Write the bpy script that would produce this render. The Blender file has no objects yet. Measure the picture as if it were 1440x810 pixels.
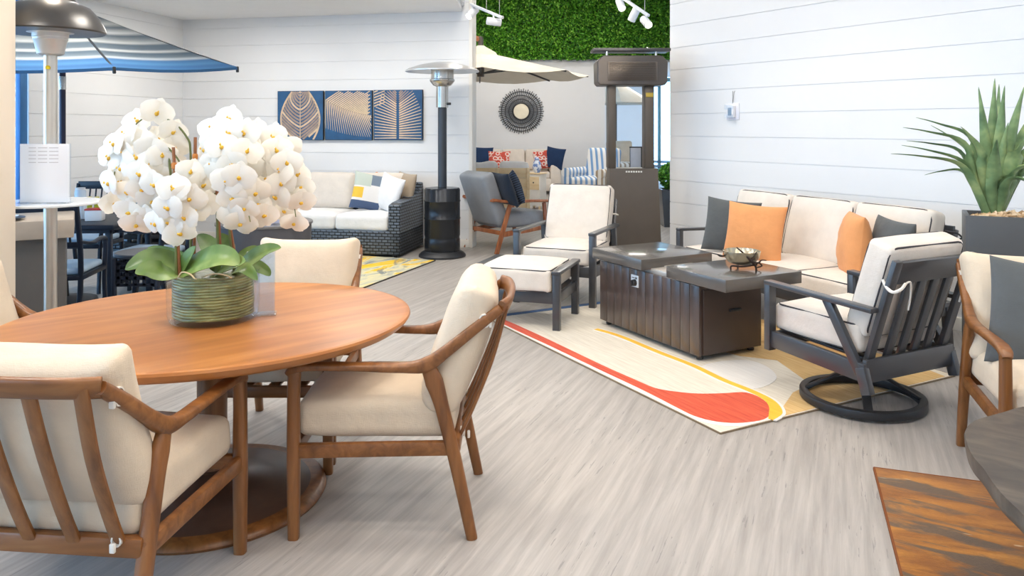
import bpy, bmesh, math, random
import numpy as np
from mathutils import Vector, Matrix, noise

random.seed(7)
SC = bpy.context.scene
COL = SC.collection
PI = math.pi
V = Vector
H, FL, HY = 1.5, 1090.0, 178.0          # eye height, focal length in pixels, horizon row


def G(px, py, z=0.0):
    """the point at height z that the photograph shows at (px, py)"""
    d = (H - z) * FL / (py - HY)
    return V(((px - 720) * d / FL, d, z))


def AT(px, py, d):
    return V(((px - 720) * d / FL, d, H - (py - HY) * d / FL))


# ------------------------------------------------------------------ meshes
def catmull(pts, n=6, closed=False):
    P = [V(p) for p in pts]
    out = []
    m = len(P)
    rng = range(m) if closed else range(m - 1)
    for i in rng:
        if closed:
            a, b, c, d = P[(i - 1) % m], P[i], P[(i + 1) % m], P[(i + 2) % m]
        else:
            a, b, c, d = P[max(i - 1, 0)], P[i], P[i + 1], P[min(i + 2, m - 1)]
        for k in range(n):
            t = k / n
            out.append(0.5 * ((2 * b) + (c - a) * t + (2 * a - 5 * b + 4 * c - d) * t * t + (3 * b - a - 3 * c + d) * t ** 3))
    if not closed:
        out.append(P[-1])
    return out


def lerp_list(vals, n):
    out = []
    m = len(vals)
    for i in range(n):
        t = i / (n - 1) * (m - 1)
        k = min(int(t), m - 2)
        out.append(vals[k] + (vals[k + 1] - vals[k]) * (t - k))
    return out


class MB:
    def __init__(self):
        self.v, self.f, self.m = [], [], []
        self.M = Matrix.Identity(4)

    def add(self, verts, faces, mi=0, M=None):
        o = len(self.v)
        T = self.M @ M if M is not None else self.M
        self.v += [T @ V(p) for p in verts]
        self.f += [tuple(o + i for i in q) for q in faces]
        self.m += [mi] * len(faces)
        return self

    def box(self, c, s, rot=None, bev=0.0, seg=2, mi=0, taper=None):
        bm = bmesh.new()
        bmesh.ops.create_cube(bm, size=1.0)
        for v in bm.verts:
            v.co = V((v.co.x * s[0], v.co.y * s[1], v.co.z * s[2]))
        if taper:
            for v in bm.verts:
                if v.co.z < 0:
                    v.co.x *= taper
                    v.co.y *= taper
        if bev > 0:
            bmesh.ops.bevel(bm, geom=list(bm.edges), offset=min(bev, 0.49 * min(s)), segments=seg, profile=0.5, affect='EDGES')
        M = Matrix.Translation(V(c))
        if rot is not None:
            M = M @ (Matrix.Rotation(rot, 4, 'Z') if not isinstance(rot, Matrix) else rot.to_4x4())
        bm.verts.ensure_lookup_table()
        self.add([v.co.copy() for v in bm.verts], [[v.index for v in f.verts] for f in bm.faces], mi, M)
        bm.free()
        return self

    def bar(self, a, b, w, h, up=(0, 0, 1), bev=0.0, mi=0):
        """a straight bar of section w (sideways) x h (along up) from a to b"""
        a, b = V(a), V(b)
        t = (b - a)
        L = t.length
        t.normalize()
        u = V(up)
        s = t.cross(u)
        if s.length < 1e-4:
            s = t.cross(V((0, 1, 0)))
        s.normalize()
        u = s.cross(t)
        R = Matrix((t, s, u)).transposed()
        return self.box((a + b) / 2, (L, w, h), R, bev, 2, mi)

    def sweep(self, pts, a, b, side=(1, 0, 0), p=4.0, n=12, closed=False, mi=0, cap=True):
        """superellipse section (half size a along side, b across) carried along a path"""
        P = [V(q) for q in pts]
        m = len(P)
        A = lerp_list(a, m) if isinstance(a, (list, tuple)) else [a] * m
        B = lerp_list(b, m) if isinstance(b, (list, tuple)) else [b] * m
        S = None
        if isinstance(side, list):
            S = [V(q) for q in side]
        verts, faces = [], []
        for i in range(m):
            if closed:
                t = P[(i + 1) % m] - P[(i - 1) % m]
            else:
                t = P[min(i + 1, m - 1)] - P[max(i - 1, 0)]
            t.normalize()
            sd = S[i] if S else V(side)
            sd = sd - t * sd.dot(t)
            if sd.length < 1e-5:
                sd = t.orthogonal()
            sd.normalize()
            nn = t.cross(sd)
            for k in range(n):
                th = 2 * PI * (k + 0.5) / n
                c, s = math.cos(th), math.sin(th)
                x = math.copysign(abs(c) ** (2 / p), c)
                y = math.copysign(abs(s) ** (2 / p), s)
                verts.append(P[i] + sd * (A[i] * x) + nn * (B[i] * y))
        rng = m if closed else m - 1
        for i in range(rng):
            j = (i + 1) % m
            for k in range(n):
                l = (k + 1) % n
                faces.append((i * n + k, i * n + l, j * n + l, j * n + k))
        if cap and not closed:
            faces.append(tuple(reversed(range(n))))
            faces.append(tuple(range((m - 1) * n, m * n)))
        return self.add(verts, faces, mi)

    def tube(self, pts, r, n=10, closed=False, mi=0):
        P = [V(q) for q in pts]
        m = len(P)
        # parallel transported frame
        t0 = (P[1] - P[0]).normalized()
        s = t0.orthogonal().normalized()
        S = []
        for i in range(m):
            if closed:
                t = (P[(i + 1) % m] - P[(i - 1) % m]).normalized()
            else:
                t = (P[min(i + 1, m - 1)] - P[max(i - 1, 0)]).normalized()
            s = s - t * s.dot(t)
            s = s.normalized() if s.length > 1e-6 else t.orthogonal().normalized()
            S.append(s.copy())
        return self.sweep(P, r, r, S, 2.0, n, closed, mi)

    def lathe(self, prof, n=32, c=(0, 0, 0), mi=0, sx=1.0, sy=1.0, M=None, cap=True):
        verts, faces = [], []
        pr = []
        for i, (r, z) in enumerate(prof):        # rings close to a disc's rim keep its shading flat
            if r <= 1e-5 and i > 0 and prof[i - 1][0] > 0.03:
                pr.append((prof[i - 1][0] * 0.97, prof[i - 1][1] + (z - prof[i - 1][1]) * 0.03))
            pr.append((r, z))
            if r <= 1e-5 and i < len(prof) - 1 and prof[i + 1][0] > 0.03:
                pr.append((prof[i + 1][0] * 0.97, prof[i + 1][1] + (z - prof[i + 1][1]) * 0.03))
        prof = pr
        m = len(prof)
        for r, z in prof:
            for k in range(n):
                th = 2 * PI * k / n
                verts.append(V((c[0] + r * sx * math.cos(th), c[1] + r * sy * math.sin(th), c[2] + z)))
        for i in range(m - 1):
            for k in range(n):
                l = (k + 1) % n
                faces.append((i * n + k, i * n + l, (i + 1) * n + l, (i + 1) * n + k))
        if cap and prof[0][0] > 1e-5:
            faces.append(tuple(reversed(range(n))))
        if cap and prof[-1][0] > 1e-5:
            faces.append(tuple(range((m - 1) * n, m * n)))
        return self.add(verts, faces, mi, M)

    def soft(self, c, s, r=0.04, crown=0.0, rot=None, n=9, side=0.0, wob=0.0, crown_b=None, mi=0):
        """a box cushion with rounded edges and crowned faces"""
        hs = [q / 2 for q in s]
        r = min(r, min(hs) * 0.98)
        cb = crown if crown_b is None else crown_b
        ax = []
        for q in hs:
            e = [q - r * 0.0, q - r * 0.18, q - r * 0.5, q - r]
            inner = list(np.linspace(-(q - r), q - r, max(2, n)))
            vals = sorted(set([round(z, 6) for z in inner + e + [-z for z in e]]))
            ax.append(vals)
        key = {}
        verts, faces = [], []

        def vid(p):
            k = (round(p[0], 5), round(p[1], 5), round(p[2], 5))
            if k not in key:
                q = V(p)
                inn = V([max(-(hs[i] - r), min(hs[i] - r, q[i])) for i in range(3)])
                d = q - inn
                if d.length > 1e-9:
                    q = inn + d.normalized() * r
                fx, fy, fz = q.x / hs[0], q.y / hs[1], q.z / hs[2]
                w = max(0, 1 - fx * fx) * max(0, 1 - fy * fy)
                q.z += (crown if fz > 0 else -cb) * w * min(1, abs(fz))
                if side:
                    q.x += side * math.copysign(1, fx) * abs(fx) ** 3 * max(0, 1 - fy * fy)
                    q.y += side * math.copysign(1, fy) * abs(fy) ** 3 * max(0, 1 - fx * fx)
                if wob:
                    q += noise.noise_vector(V((q.x * 5 + c[0] * 3, q.y * 5 + c[1] * 3, q.z * 5 + c[2]))) * wob
                key[k] = len(verts)
                verts.append(q)
            return key[k]

        for axis in range(3):
            u, w = [(1, 2), (2, 0), (0, 1)][axis]
            for sgn in (-1, 1):
                U, W = ax[u], ax[w]
                for i in range(len(U) - 1):
                    for j in range(len(W) - 1):
                        quad = []
                        for a_, b_ in ((i, j), (i + 1, j), (i + 1, j + 1), (i, j + 1)):
                            p = [0, 0, 0]
                            p[axis] = sgn * hs[axis]
                            p[u] = U[a_]
                            p[w] = W[b_]
                            quad.append(vid(p))
                        if sgn < 0:
                            quad.reverse()
                        if len(set(quad)) == 4:
                            faces.append(tuple(quad))
        M = Matrix.Translation(V(c))
        if rot is not None:
            M = M @ rot.to_4x4()
        return self.add(verts, faces, mi, M)

    def pillow(self, w, h, t, M=None, n=16, pull=0.07, wrinkle=0.0, mi=0, seed=0.0):
        """a knife edge throw pillow lying in its own xz plane, thickness along y"""
        verts, faces = [], []
        for sgn in (1, -1):
            o = len(verts)
            for i in range(n + 1):
                for j in range(n + 1):
                    x, y = math.sin((-1 + 2 * i / n) * PI / 2), math.sin((-1 + 2 * j / n) * PI / 2)
                    X = x * w / 2 * (1 - pull * (1 - y * y))
                    Y = y * h / 2 * (1 - pull * (1 - x * x))
                    T = t / 2 * (max(0, 1 - x * x) * max(0, 1 - y * y)) ** 0.42
                    if wrinkle:
                        T += wrinkle * math.sin(y * 26 + 5 * noise.noise(V((x * 2, y * 2, seed)))) * (1 - x * x) * (1 - y * y)
                    T += 0.012 * noise.noise(V((x * 1.7 + seed, y * 1.7, sgn))) * (1 - x * x) * (1 - y * y)
                    verts.append(V((X, -sgn * T, Y)))
            for i in range(n):
                for j in range(n):
                    q = (o + i * (n + 1) + j, o + (i + 1) * (n + 1) + j, o + (i + 1) * (n + 1) + j + 1, o + i * (n + 1) + j + 1)
                    faces.append(q if sgn > 0 else tuple(reversed(q)))
        return self.add(verts, faces, mi, M)

    def prism(self, poly, z0, z1, mi=0, M=None):
        n = len(poly)
        verts = [V((p[0], p[1], z0)) for p in poly] + [V((p[0], p[1], z1)) for p in poly]
        faces = [tuple(reversed(range(n))), tuple(range(n, 2 * n))]
        for i in range(n):
            j = (i + 1) % n
            faces.append((i, j, n + j, n + i))
        return self.add(verts, faces, mi, M)

    def build(self, name, mats, parent=None, smooth=True, angle=42):
        me = bpy.data.meshes.new(name)
        me.from_pydata([tuple(p) for p in self.v], [], self.f)
        ml = mats if isinstance(mats, (list, tuple)) else [mats]
        for q in ml:
            me.materials.append(q)
        if len(ml) > 1:
            me.polygons.foreach_set('material_index', self.m)
        bm = bmesh.new()
        bm.from_mesh(me)
        if len(bm.faces) < 20000:
            bmesh.ops.recalc_face_normals(bm, faces=bm.faces)
        bm.to_mesh(me)
        bm.free()
        if smooth:
            me.polygons.foreach_set('use_smooth', [True] * len(me.polygons))
            me.set_sharp_from_angle(angle=math.radians(angle))
        me.update()
        o = bpy.data.objects.new(name, me)
        COL.objects.link(o)
        if parent is not None:
            o.parent = parent
        return o


def thing(name, label, cat, loc=(0, 0, 0), rz=0.0, group=None):
    o = bpy.data.objects.new(name, None)
    COL.objects.link(o)
    o.empty_display_size = 0.1
    o.location = loc
    o.rotation_euler = (0, 0, rz)
    o['label'] = label
    o['category'] = cat
    if group:
        o['group'] = group
    return o


def tag(o, label, cat, group=None, kind=None):
    o['label'] = label
    o['category'] = cat
    if group:
        o['group'] = group
    if kind:
        o['kind'] = kind
    return o


def struct(o):
    o['kind'] = 'structure'
    return o


def dup(root, label, loc=None, rz=None, group=None):
    r = root.copy()
    COL.objects.link(r)
    r['label'] = label
    if loc is not None:
        r.location = loc
    if rz is not None:
        r.rotation_euler = (0, 0, rz)
    if group:
        r['group'] = group
    for ch in list(root.children):
        c = ch.copy()
        COL.objects.link(c)
        c.parent = r
        for g in list(ch.children):
            d = g.copy()
            COL.objects.link(d)
            d.parent = c
    return r


def face_to(fx, fy):
    """rotation that turns a thing's front (local -Y) towards (fx, fy)"""
    return math.atan2(fx, -fy)


def put(rz, local, world, z=0.0):
    """where the base goes so that the local point lands on the world point"""
    c, s = math.cos(rz), math.sin(rz)
    return V((world[0] - (c * local[0] - s * local[1]), world[1] - (s * local[0] + c * local[1]), z))


# ------------------------------------------------------------------ materials
def lin(c):
    c = c / 255.0
    return c / 12.92 if c <= 0.04045 else ((c + 0.055) / 1.055) ** 2.4


def RGB(r, g, b):
    return (lin(r), lin(g), lin(b), 1.0)


class NT:
    def __init__(self, name):
        self.mat = bpy.data.materials.new(name)
        self.mat.use_nodes = True
        self.t = self.mat.node_tree
        self.b = self.t.nodes['Principled BSDF']

    def n(self, kind, **kw):
        q = self.t.nodes.new(kind)
        for k, v in kw.items():
            setattr(q, k, v)
        return q

    def l(self, a, b):
        self.t.links.new(a, b)

    def setp(self, **kw):
        names = dict(color='Base Color', rough='Roughness', metal='Metallic', spec='Specular IOR Level', trans='Transmission Weight',
                     ior='IOR', alpha='Alpha', sheen='Sheen Weight', coat='Coat Weight', coat_rough='Coat Roughness',
                     emit='Emission Color', emit_s='Emission Strength', sss='Subsurface Weight')
        for k, v in kw.items():
            self.b.inputs[names[k]].default_value = v
        return self

    def coords(self, scale=(1, 1, 1), rot=(0, 0, 0), kind='Object'):
        tc = self.n('ShaderNodeTexCoord')
        out = tc.outputs[kind]
        for which, val in (('Rotation', rot), ('Scale', scale)):      # turn first, then stretch
            mp = self.n('ShaderNodeMapping')
            mp.inputs[which].default_value = val
            self.l(out, mp.inputs['Vector'])
            out = mp.outputs['Vector']
        return out

    def noise(self, vec, scale=5, detail=3, rough=0.55, dist=0.0):
        q = self.n('ShaderNodeTexNoise')
        q.inputs['Scale'].default_value = scale
        q.inputs['Detail'].default_value = detail
        q.inputs['Roughness'].default_value = rough
        q.inputs['Distortion'].default_value = dist
        self.l(vec, q.inputs['Vector'])
        return q.outputs['Fac']

    def ramp(self, fac, stops, interp='LINEAR'):
        q = self.n('ShaderNodeValToRGB')
        q.color_ramp.interpolation = interp
        els = q.color_ramp.elements
        while len(els) < len(stops):
            els.new(0.5)
        for e, (p, c) in zip(els, stops):
            e.position = p
            e.color = c
        self.l(fac, q.inputs['Fac'])
        return q.outputs['Color']

    def mix(self, a, b, fac=0.5, blend='MIX'):
        q = self.n('ShaderNodeMix', data_type='RGBA', blend_type=blend)
        for sock, val in ((q.inputs[0], fac), (q.inputs[6], a), (q.inputs[7], b)):
            if hasattr(val, 'is_linked') or hasattr(val, 'links'):
                self.l(val, sock)
            else:
                sock.default_value = val
        return q.outputs[2]

    def math(self, op, a, b=0.0):
        q = self.n('ShaderNodeMath', operation=op)
        for i, val in enumerate((a, b)):
            if hasattr(val, 'links'):
                self.l(val, q.inputs[i])
            else:
                q.inputs[i].default_value = val
        return q.outputs[0]

    def color(self, out):
        self.l(out, self.b.inputs['Base Color'])
        return self

    def bump(self, fac, strength=0.2, dist=0.01):
        q = self.n('ShaderNodeBump')
        q.inputs['Strength'].default_value = strength
        q.inputs['Distance'].default_value = dist
        self.l(fac, q.inputs['Height'])
        self.l(q.outputs['Normal'], self.b.inputs['Normal'])
        return self


def plain(name, c, rough=0.5, metal=0.0, var=0.06, scale=6, bump=0.0, bscale=200, **kw):
    m = NT(name)
    m.setp(rough=rough, metal=metal, **kw)
    v = m.coords()
    f = m.noise(v, scale, 3)
    d = tuple(max(0, q * (1 - var)) for q in c[:3]) + (1,)
    u = tuple(min(1, q * (1 + var)) for q in c[:3]) + (1,)
    m.color(m.ramp(f, [(0.3, d), (0.7, u)]))
    if bump:
        m.bump(m.noise(v, bscale, 2), bump, 0.003)
    return m.mat


def fabric(name, c, var=0.05, bump=0.35, rough=0.95):
    m = NT(name)
    m.setp(rough=rough, sheen=0.15, spec=0.15)
    v = m.coords()
    f = m.noise(v, 9, 4)
    d = tuple(q * (1 - var) for q in c[:3]) + (1,)
    u = tuple(min(1, q * (1 + var)) for q in c[:3]) + (1,)
    m.color(m.ramp(f, [(0.3, d), (0.7, u)]))
    a = m.noise(m.coords((350, 350, 60)), 1, 2)
    b = m.noise(m.coords((60, 60, 420)), 1, 2)
    big = m.noise(v, 14, 2)
    h = m.math('ADD', m.math('ADD', a, b), m.math('MULTIPLY', big, 5.0))
    m.bump(h, bump, 0.003)
    return m.mat


def wood(name, dark, mid, light, stretch=(22, 22, 2.2), rough=0.38, coat=0.15, rot=(0, 0, 0)):
    m = NT(name)
    m.setp(rough=rough, coat=coat, coat_rough=0.25)
    v = m.coords(stretch, rot)
    f = m.noise(v, 1.0, 6, 0.6, 0.6)
    m.color(m.ramp(f, [(0.25, dark), (0.5, mid), (0.75, light)]))
    m.bump(m.noise(m.coords(tuple(q * 5 for q in stretch), rot), 1, 2), 0.08, 0.002)
    return m.mat


def clear(name, tint=(1, 1, 1, 1), gloss=0.12, rough=0.02):
    """thin clear sheet: see-through with a mirror film"""
    m = NT(name)
    t = m.t
    tr = m.n('ShaderNodeBsdfTransparent')
    tr.inputs['Color'].default_value = tint
    gl = m.n('ShaderNodeBsdfGlossy')
    gl.inputs['Roughness'].default_value = rough
    lw = m.n('ShaderNodeLayerWeight')
    lw.inputs['Blend'].default_value = 0.5
    fr = m.math('MULTIPLY', m.math('POWER', lw.outputs['Facing'], 5.0), 0.9)
    mx = m.n('ShaderNodeMixShader')
    ad = m.math('ADD', fr, gloss)
    m.l(ad, mx.inputs[0])
    m.l(tr.outputs[0], mx.inputs[1])
    m.l(gl.outputs[0], mx.inputs[2])
    m.l(mx.outputs[0], t.nodes['Material Output'].inputs['Surface'])
    return m.mat


M_WALL = plain('white_shiplap_paint', RGB(236, 237, 238), 0.55, var=0.012, scale=2)
M_DRY = plain('white_drywall_paint', RGB(228, 230, 233), 0.8, var=0.015, scale=2)
M_CEIL = plain('white_ceiling_paint', RGB(240, 241, 243), 0.85, var=0.01)
M_TRIM = plain('white_trim_paint', RGB(240, 236, 228), 0.5, var=0.01)
M_CREAM = fabric('cream_fabric', RGB(216, 199, 176))
M_LINEN = fabric('pale_linen_fabric', RGB(226, 217, 206))
M_WHITEF = fabric('white_fabric', RGB(238, 238, 238))
M_PIPE = plain('dark_piping', RGB(58, 56, 60), 0.7)
M_PIPEL = plain('pale_piping', RGB(214, 204, 190), 0.8)
M_ORANGE = fabric('orange_fabric', RGB(226, 158, 104), 0.06)
M_GREYF = fabric('charcoal_fabric', RGB(92, 95, 96), 0.06)
M_GREYSOFT = fabric('grey_upholstery', RGB(146, 150, 155), 0.05)
M_GREIGE = fabric('greige_fabric', RGB(176, 160, 140), 0.05)
M_NAVY = fabric('navy_fabric', RGB(38, 58, 92), 0.08)
M_NAVYD = fabric('dark_navy_fabric', RGB(40, 50, 64), 0.08)
M_WOOD = wood('oiled_brown_wood', RGB(92, 54, 24), RGB(128, 80, 38), RGB(152, 100, 54))
M_WOODX = wood('oiled_brown_wood_lengthwise', RGB(92, 54, 24), RGB(128, 80, 38), RGB(152, 100, 54), (2.2, 22, 22))
M_REDWOOD = wood('warm_teak', RGB(128, 72, 42), RGB(162, 98, 60), RGB(186, 122, 80))
M_BASEW = wood('dark_walnut_base', RGB(62, 44, 36), RGB(84, 60, 48), RGB(104, 76, 60), (3, 3, 3), 0.35, 0.3)
M_STEEL = plain('brushed_steel', RGB(205, 203, 198), 0.25, 1.0, 0.05)
M_STEELB = plain('satin_aluminium', RGB(216, 210, 200), 0.38, 1.0, 0.04)
M_BLACKM = plain('black_powder_coat', RGB(38, 40, 44), 0.42, 0.0, 0.08)
M_CHAR = plain('charcoal_powder_coat', RGB(60, 62, 67), 0.36, 0.0, 0.06, bump=0.03, bscale=500, coat=0.5, coat_rough=0.2)
M_BRONZE = plain('bronze_grey_metal', RGB(98, 90, 82), 0.36, 0.35, 0.05)
M_DARKG = plain('dark_grey_metal', RGB(74, 74, 76), 0.4, 0.15, 0.05)
M_INK = plain('midnight_metal', RGB(30, 37, 52), 0.38, 0.1, 0.08)
M_STRAP = plain('white_strap', RGB(226, 220, 210), 0.8)
M_WHITEP = plain('white_plastic', RGB(236, 238, 242), 0.35, var=0.01)
M_GLASS = clear('clear_pane')
M_ACRYL = clear('clear_acrylic', (0.94, 0.97, 1.0, 1), 0.07)
M_ACRYLD = plain('frosted_shelf', RGB(226, 232, 236), 0.15, var=0.01, coat=0.5)
M_FRAMEB = plain('blue_grey_window_frame', RGB(52, 112, 168), 0.35, 0.2)
# ------------------------------------------------------------------ camera, sky and lamps
cam = bpy.data.cameras.new('camera')
camo = bpy.data.objects.new('camera', cam)
COL.objects.link(camo)
camo.location = (0, 0, H)
camo.rotation_euler = (PI / 2, 0, 0)
cam.sensor_width = 36
cam.lens = 36 * FL / 1440
cam.shift_y = -(405 - HY) / 1440
cam.clip_end = 200
SC.camera = camo

w = bpy.data.worlds.new('daylight')
SC.world = w
w.use_nodes = True
bg = w.node_tree.nodes['Background']
bg.inputs['Color'].default_value = (0.36, 0.66, 1.0, 1)
bg.inputs['Strength'].default_value = 7.5

SC.view_settings.view_transform = 'Standard'
SC.view_settings.look = 'None'
SC.view_settings.gamma = 1
SC.view_settings.use_curve_mapping = False
SC.view_settings.exposure = -0.12
SC.cycles.max_bounces = 8
SC.cycles.diffuse_bounces = 4
SC.cycles.transparent_max_bounces = 16
SC.cycles.sample_clamp_indirect = 8.0


def portal(loc, rot, sx, sy):
    l = bpy.data.lights.new('daylight_portal', 'AREA')
    l.shape = 'RECTANGLE'
    l.size, l.size_y = sx, sy
    l.cycles.is_portal = True
    o = bpy.data.objects.new('daylight_portal', l)
    COL.objects.link(o)
    o.location, o.rotation_euler = loc, rot
    return o


def spot(loc, to, power, ang=80, blend=0.6, size=0.12, col=(1.0, 0.86, 0.70)):
    l = bpy.data.lights.new('ceiling_spot', 'SPOT')
    l.energy = power
    l.spot_size = math.radians(ang)
    l.spot_blend = blend
    l.shadow_soft_size = size
    l.color = col
    o = bpy.data.objects.new('ceiling_spot', l)
    COL.objects.link(o)
    o.location = loc
    o.rotation_euler = (V(to) - V(loc)).to_track_quat('-Z', 'Y').to_euler()
    return o


def panel(loc, sx, sy, power, col=(1.0, 0.94, 0.86)):  # unseen area light added under the ceiling to brighten what lies below
    l = bpy.data.lights.new('added_ceiling_fill', 'AREA')
    l.shape = 'RECTANGLE'
    l.size, l.size_y = sx, sy
    l.energy = power
    l.color = col
    o = bpy.data.objects.new('added_ceiling_fill', l)
    COL.objects.link(o)
    o.location = loc
    return o


# ------------------------------------------------------------------ room shell
CORN = V((-4.42, 10.41))
BEND = V((-0.528, 9.60))
RFAR = V((1.691, 8.30))
RDIR = V((0.524, -0.852)).normalized()
LDIR = V((-0.205, -0.979)).normalized()
GROOVE0, GROOVE = 1.633, 0.234


def wall(name, p0, p1, z0, z1, thick, nrm, mat, grooves=True):
    """upright wall whose room face runs p0-p1; nrm points into the room"""
    p0, p1, nrm = V((p0[0], p0[1])), V((p1[0], p1[1])), V((nrm[0], nrm[1])).normalized()
    prof = [(0, z0)]
    if grooves:
        k = math.ceil((z0 + 0.02 - GROOVE0) / GROOVE)
        while GROOVE0 + k * GROOVE < z1 - 0.02:
            z = GROOVE0 + k * GROOVE
            prof += [(0, z - 0.0035), (-0.008, z - 0.0025), (-0.008, z + 0.0025), (0, z + 0.0035)]
            k += 1
    prof += [(0, z1), (-thick, z1), (-thick, z0)]
    n = len(prof)
    verts = [V((p.x + nrm.x * a, p.y + nrm.y * a, z)) for p in (p0, p1) for a, z in prof]
    faces = [(i, (i + 1) % n, n + (i + 1) % n, n + i) for i in range(n)] + [tuple(range(n)), tuple(reversed(range(n, 2 * n)))]
    mb = MB()
    mb.add(verts, faces)
    return struct(mb.build(name, mat, smooth=False))


# floor: pale travertine-look planks running away to the right
fm = NT('travertine_plank_floor')
fm.setp(rough=0.42, spec=0.4)
rot = (0, 0, -math.radians(67.1))
vec = fm.coords((1, 1, 1), rot)
br = fm.n('ShaderNodeTexBrick')
br.offset = 0.37
for k, val in (('Scale', 1.0), ('Brick Width', 1.22), ('Row Height', 0.30), ('Mortar Size', 0.0012), ('Mortar Smooth', 0.3), ('Bias', 0.0)):
    br.inputs[k].default_value = val
br.inputs['Color1'].default_value = RGB(166, 160, 154)
br.inputs['Color2'].default_value = RGB(174, 168, 162)
br.inputs['Mortar'].default_value = RGB(168, 164, 160)
fm.l(vec, br.inputs['Vector'])
st = fm.noise(fm.coords((1.4, 26, 1), rot), 1.0, 5, 0.65, 0.3)
c1 = fm.mix(br.outputs['Color'], fm.ramp(st, [(0.28, RGB(128, 124, 120)), (0.5, RGB(168, 163, 158)), (0.72, RGB(200, 195, 189))]), 0.55)
fl = fm.noise(fm.coords((5, 75, 1), rot), 1.0, 3, 0.6, 0.2)
pat = fm.noise(fm.coords((0.9, 2.2, 1), rot), 1.0, 2, 0.5)
gate = fm.math('MULTIPLY', fm.math('GREATER_THAN', fl, 0.64), fm.math('GREATER_THAN', pat, 0.5))
c2 = fm.mix(c1, RGB(118, 116, 116), fm.math('MULTIPLY', gate, 0.55))
fm.color(c2)
fm.bump(st, 0.06, 0.002)
mb = MB()
mb.box((1.6, 12.5, -0.05), (17.2, 34, 0.1))
struct(mb.build('floor', fm.mat, smooth=False))

# back wall of the left bay with its cream end trim
nB = V((BEND - CORN).yx)
nB = V((nB.x, -nB.y)).normalized()
if nB.y > 0:
    nB = -nB
wall('wall_back_left', CORN, BEND, 0, 4.7, 0.16, nB, M_WALL)
dB = (BEND - CORN).normalized()
mb = MB()
ang = math.atan2(dB.y, dB.x)
cc = BEND + dB * 0.02 - nB * 0.08
mb.box((cc.x, cc.y, 2.35), (0.045, 0.19, 4.7), ang, 0.004)
struct(mb.build('trim_1', M_TRIM))
mb = MB()
for (a, b, nn) in ((CORN, BEND, nB),):
    mid = (a + b) / 2 + nn * 0.009
    mb.box((mid.x, mid.y, 0.05), ((b - a).length, 0.018, 0.10), ang, 0.004)
struct(mb.build('baseboard_back_left', M_TRIM))

# left wall of the bay, up to the storefront
LJ = CORN + LDIR * 2.54
nL = V((-LDIR.y, LDIR.x))
if nL.x < 0:
    nL = -nL
wall('wall_left', CORN, LJ, 0, 2.93, 0.16, nL, M_WALL)

# bay ceiling (lower than the show floor's) and its crown trim
mb = MB()
poly = [(-6.6, 10.8), (-4.2, 10.8), (-0.62, 9.62), (-0.62, 6.0), (-0.62, 2.0), (-6.6, 2.0)]
mb.prism(poly, 2.93, 3.02)
struct(mb.build('ceiling_bay', M_CEIL, smooth=False))
mb = MB()
mb.box((-0.62, 5.8, 3.85), (0.06, 7.6, 1.7))
mb.box((-3.6, 2.0, 3.85), (6.0, 0.06, 1.7))
struct(mb.build('wall_soffit', M_DRY, smooth=False))

# main ceiling
mb = MB()
mb.box((0.5, 12.0, 4.75), (26, 35, 0.1))
struct(mb.build('ceiling', M_CEIL, smooth=False))

# right wall
RNEAR = RFAR + RDIR * 9.5
nR = V((-RDIR.y, RDIR.x))
if nR.x > 0:
    nR = -nR
wall('wall_right', RFAR, RNEAR, 0, 4.7, 0.16, nR, M_WALL)
angR = math.atan2(RDIR.y, RDIR.x)
mb = MB()
mid = (RFAR + RNEAR) / 2 + nR * 0.009
mb.box((mid.x, mid.y, 0.05), ((RFAR - RNEAR).length, 0.018, 0.10), angR, 0.004)
struct(mb.build('baseboard_right', M_TRIM))

# wall end by the dining table, at the photograph's left edge
mb = MB()
mb.box((-2.80, 3.95, 1.465), (0.44, 0.16, 2.93), 0, 0.004)
struct(mb.build('wall_near_left', plain('cream_wall_end', RGB(234, 220, 200), 0.6, var=0.01)))

# storefront glazing of the left bay
mb = MB()
P0, L = LJ, 9.4
angL = math.atan2(LDIR.y, LDIR.x)
fr = MB()
gl = MB()
n = 7
for i in range(n + 1):
    q = P0 + LDIR * (L * i / n + 0.09)
    fr.box((q.x, q.y, 1.465), (0.09, 0.06, 2.93), angL, 0.006)
for z in (0.06, 2.87):
    q = P0 + LDIR * (L / 2)
    fr.box((q.x, q.y, z), (L, 0.10, 0.12), angL, 0.006)
for i in range(n):
    q = P0 + LDIR * (L * (i + 0.5) / n + 0.04)
    gl.box((q.x, q.y, 1.465), (L / n - 0.1, 0.008, 2.7), angL)
wf = struct(fr.build('window_1', M_FRAMEB))
gl.build('window_pane', M_GLASS, wf)

# outside the storefront: pale pavement and a planting bed in bloom
mb = MB()
mb.box((-15.6, 8, -0.1), (17.2, 40, 0.1))
struct(mb.build('pavement', plain('pale_pavement', RGB(214, 216, 222), 0.9)))


# rest of the show floor, behind the camera
wall('wall_front', (-7.2, -4.0), (9.5, -4.0), 0, 4.7, 0.16, (0, 1), M_DRY, False)
wall('wall_side', (9.5, -4.0), (9.5, 2.0), 0, 4.7, 0.16, (-1, 0), M_DRY, False)

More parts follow.
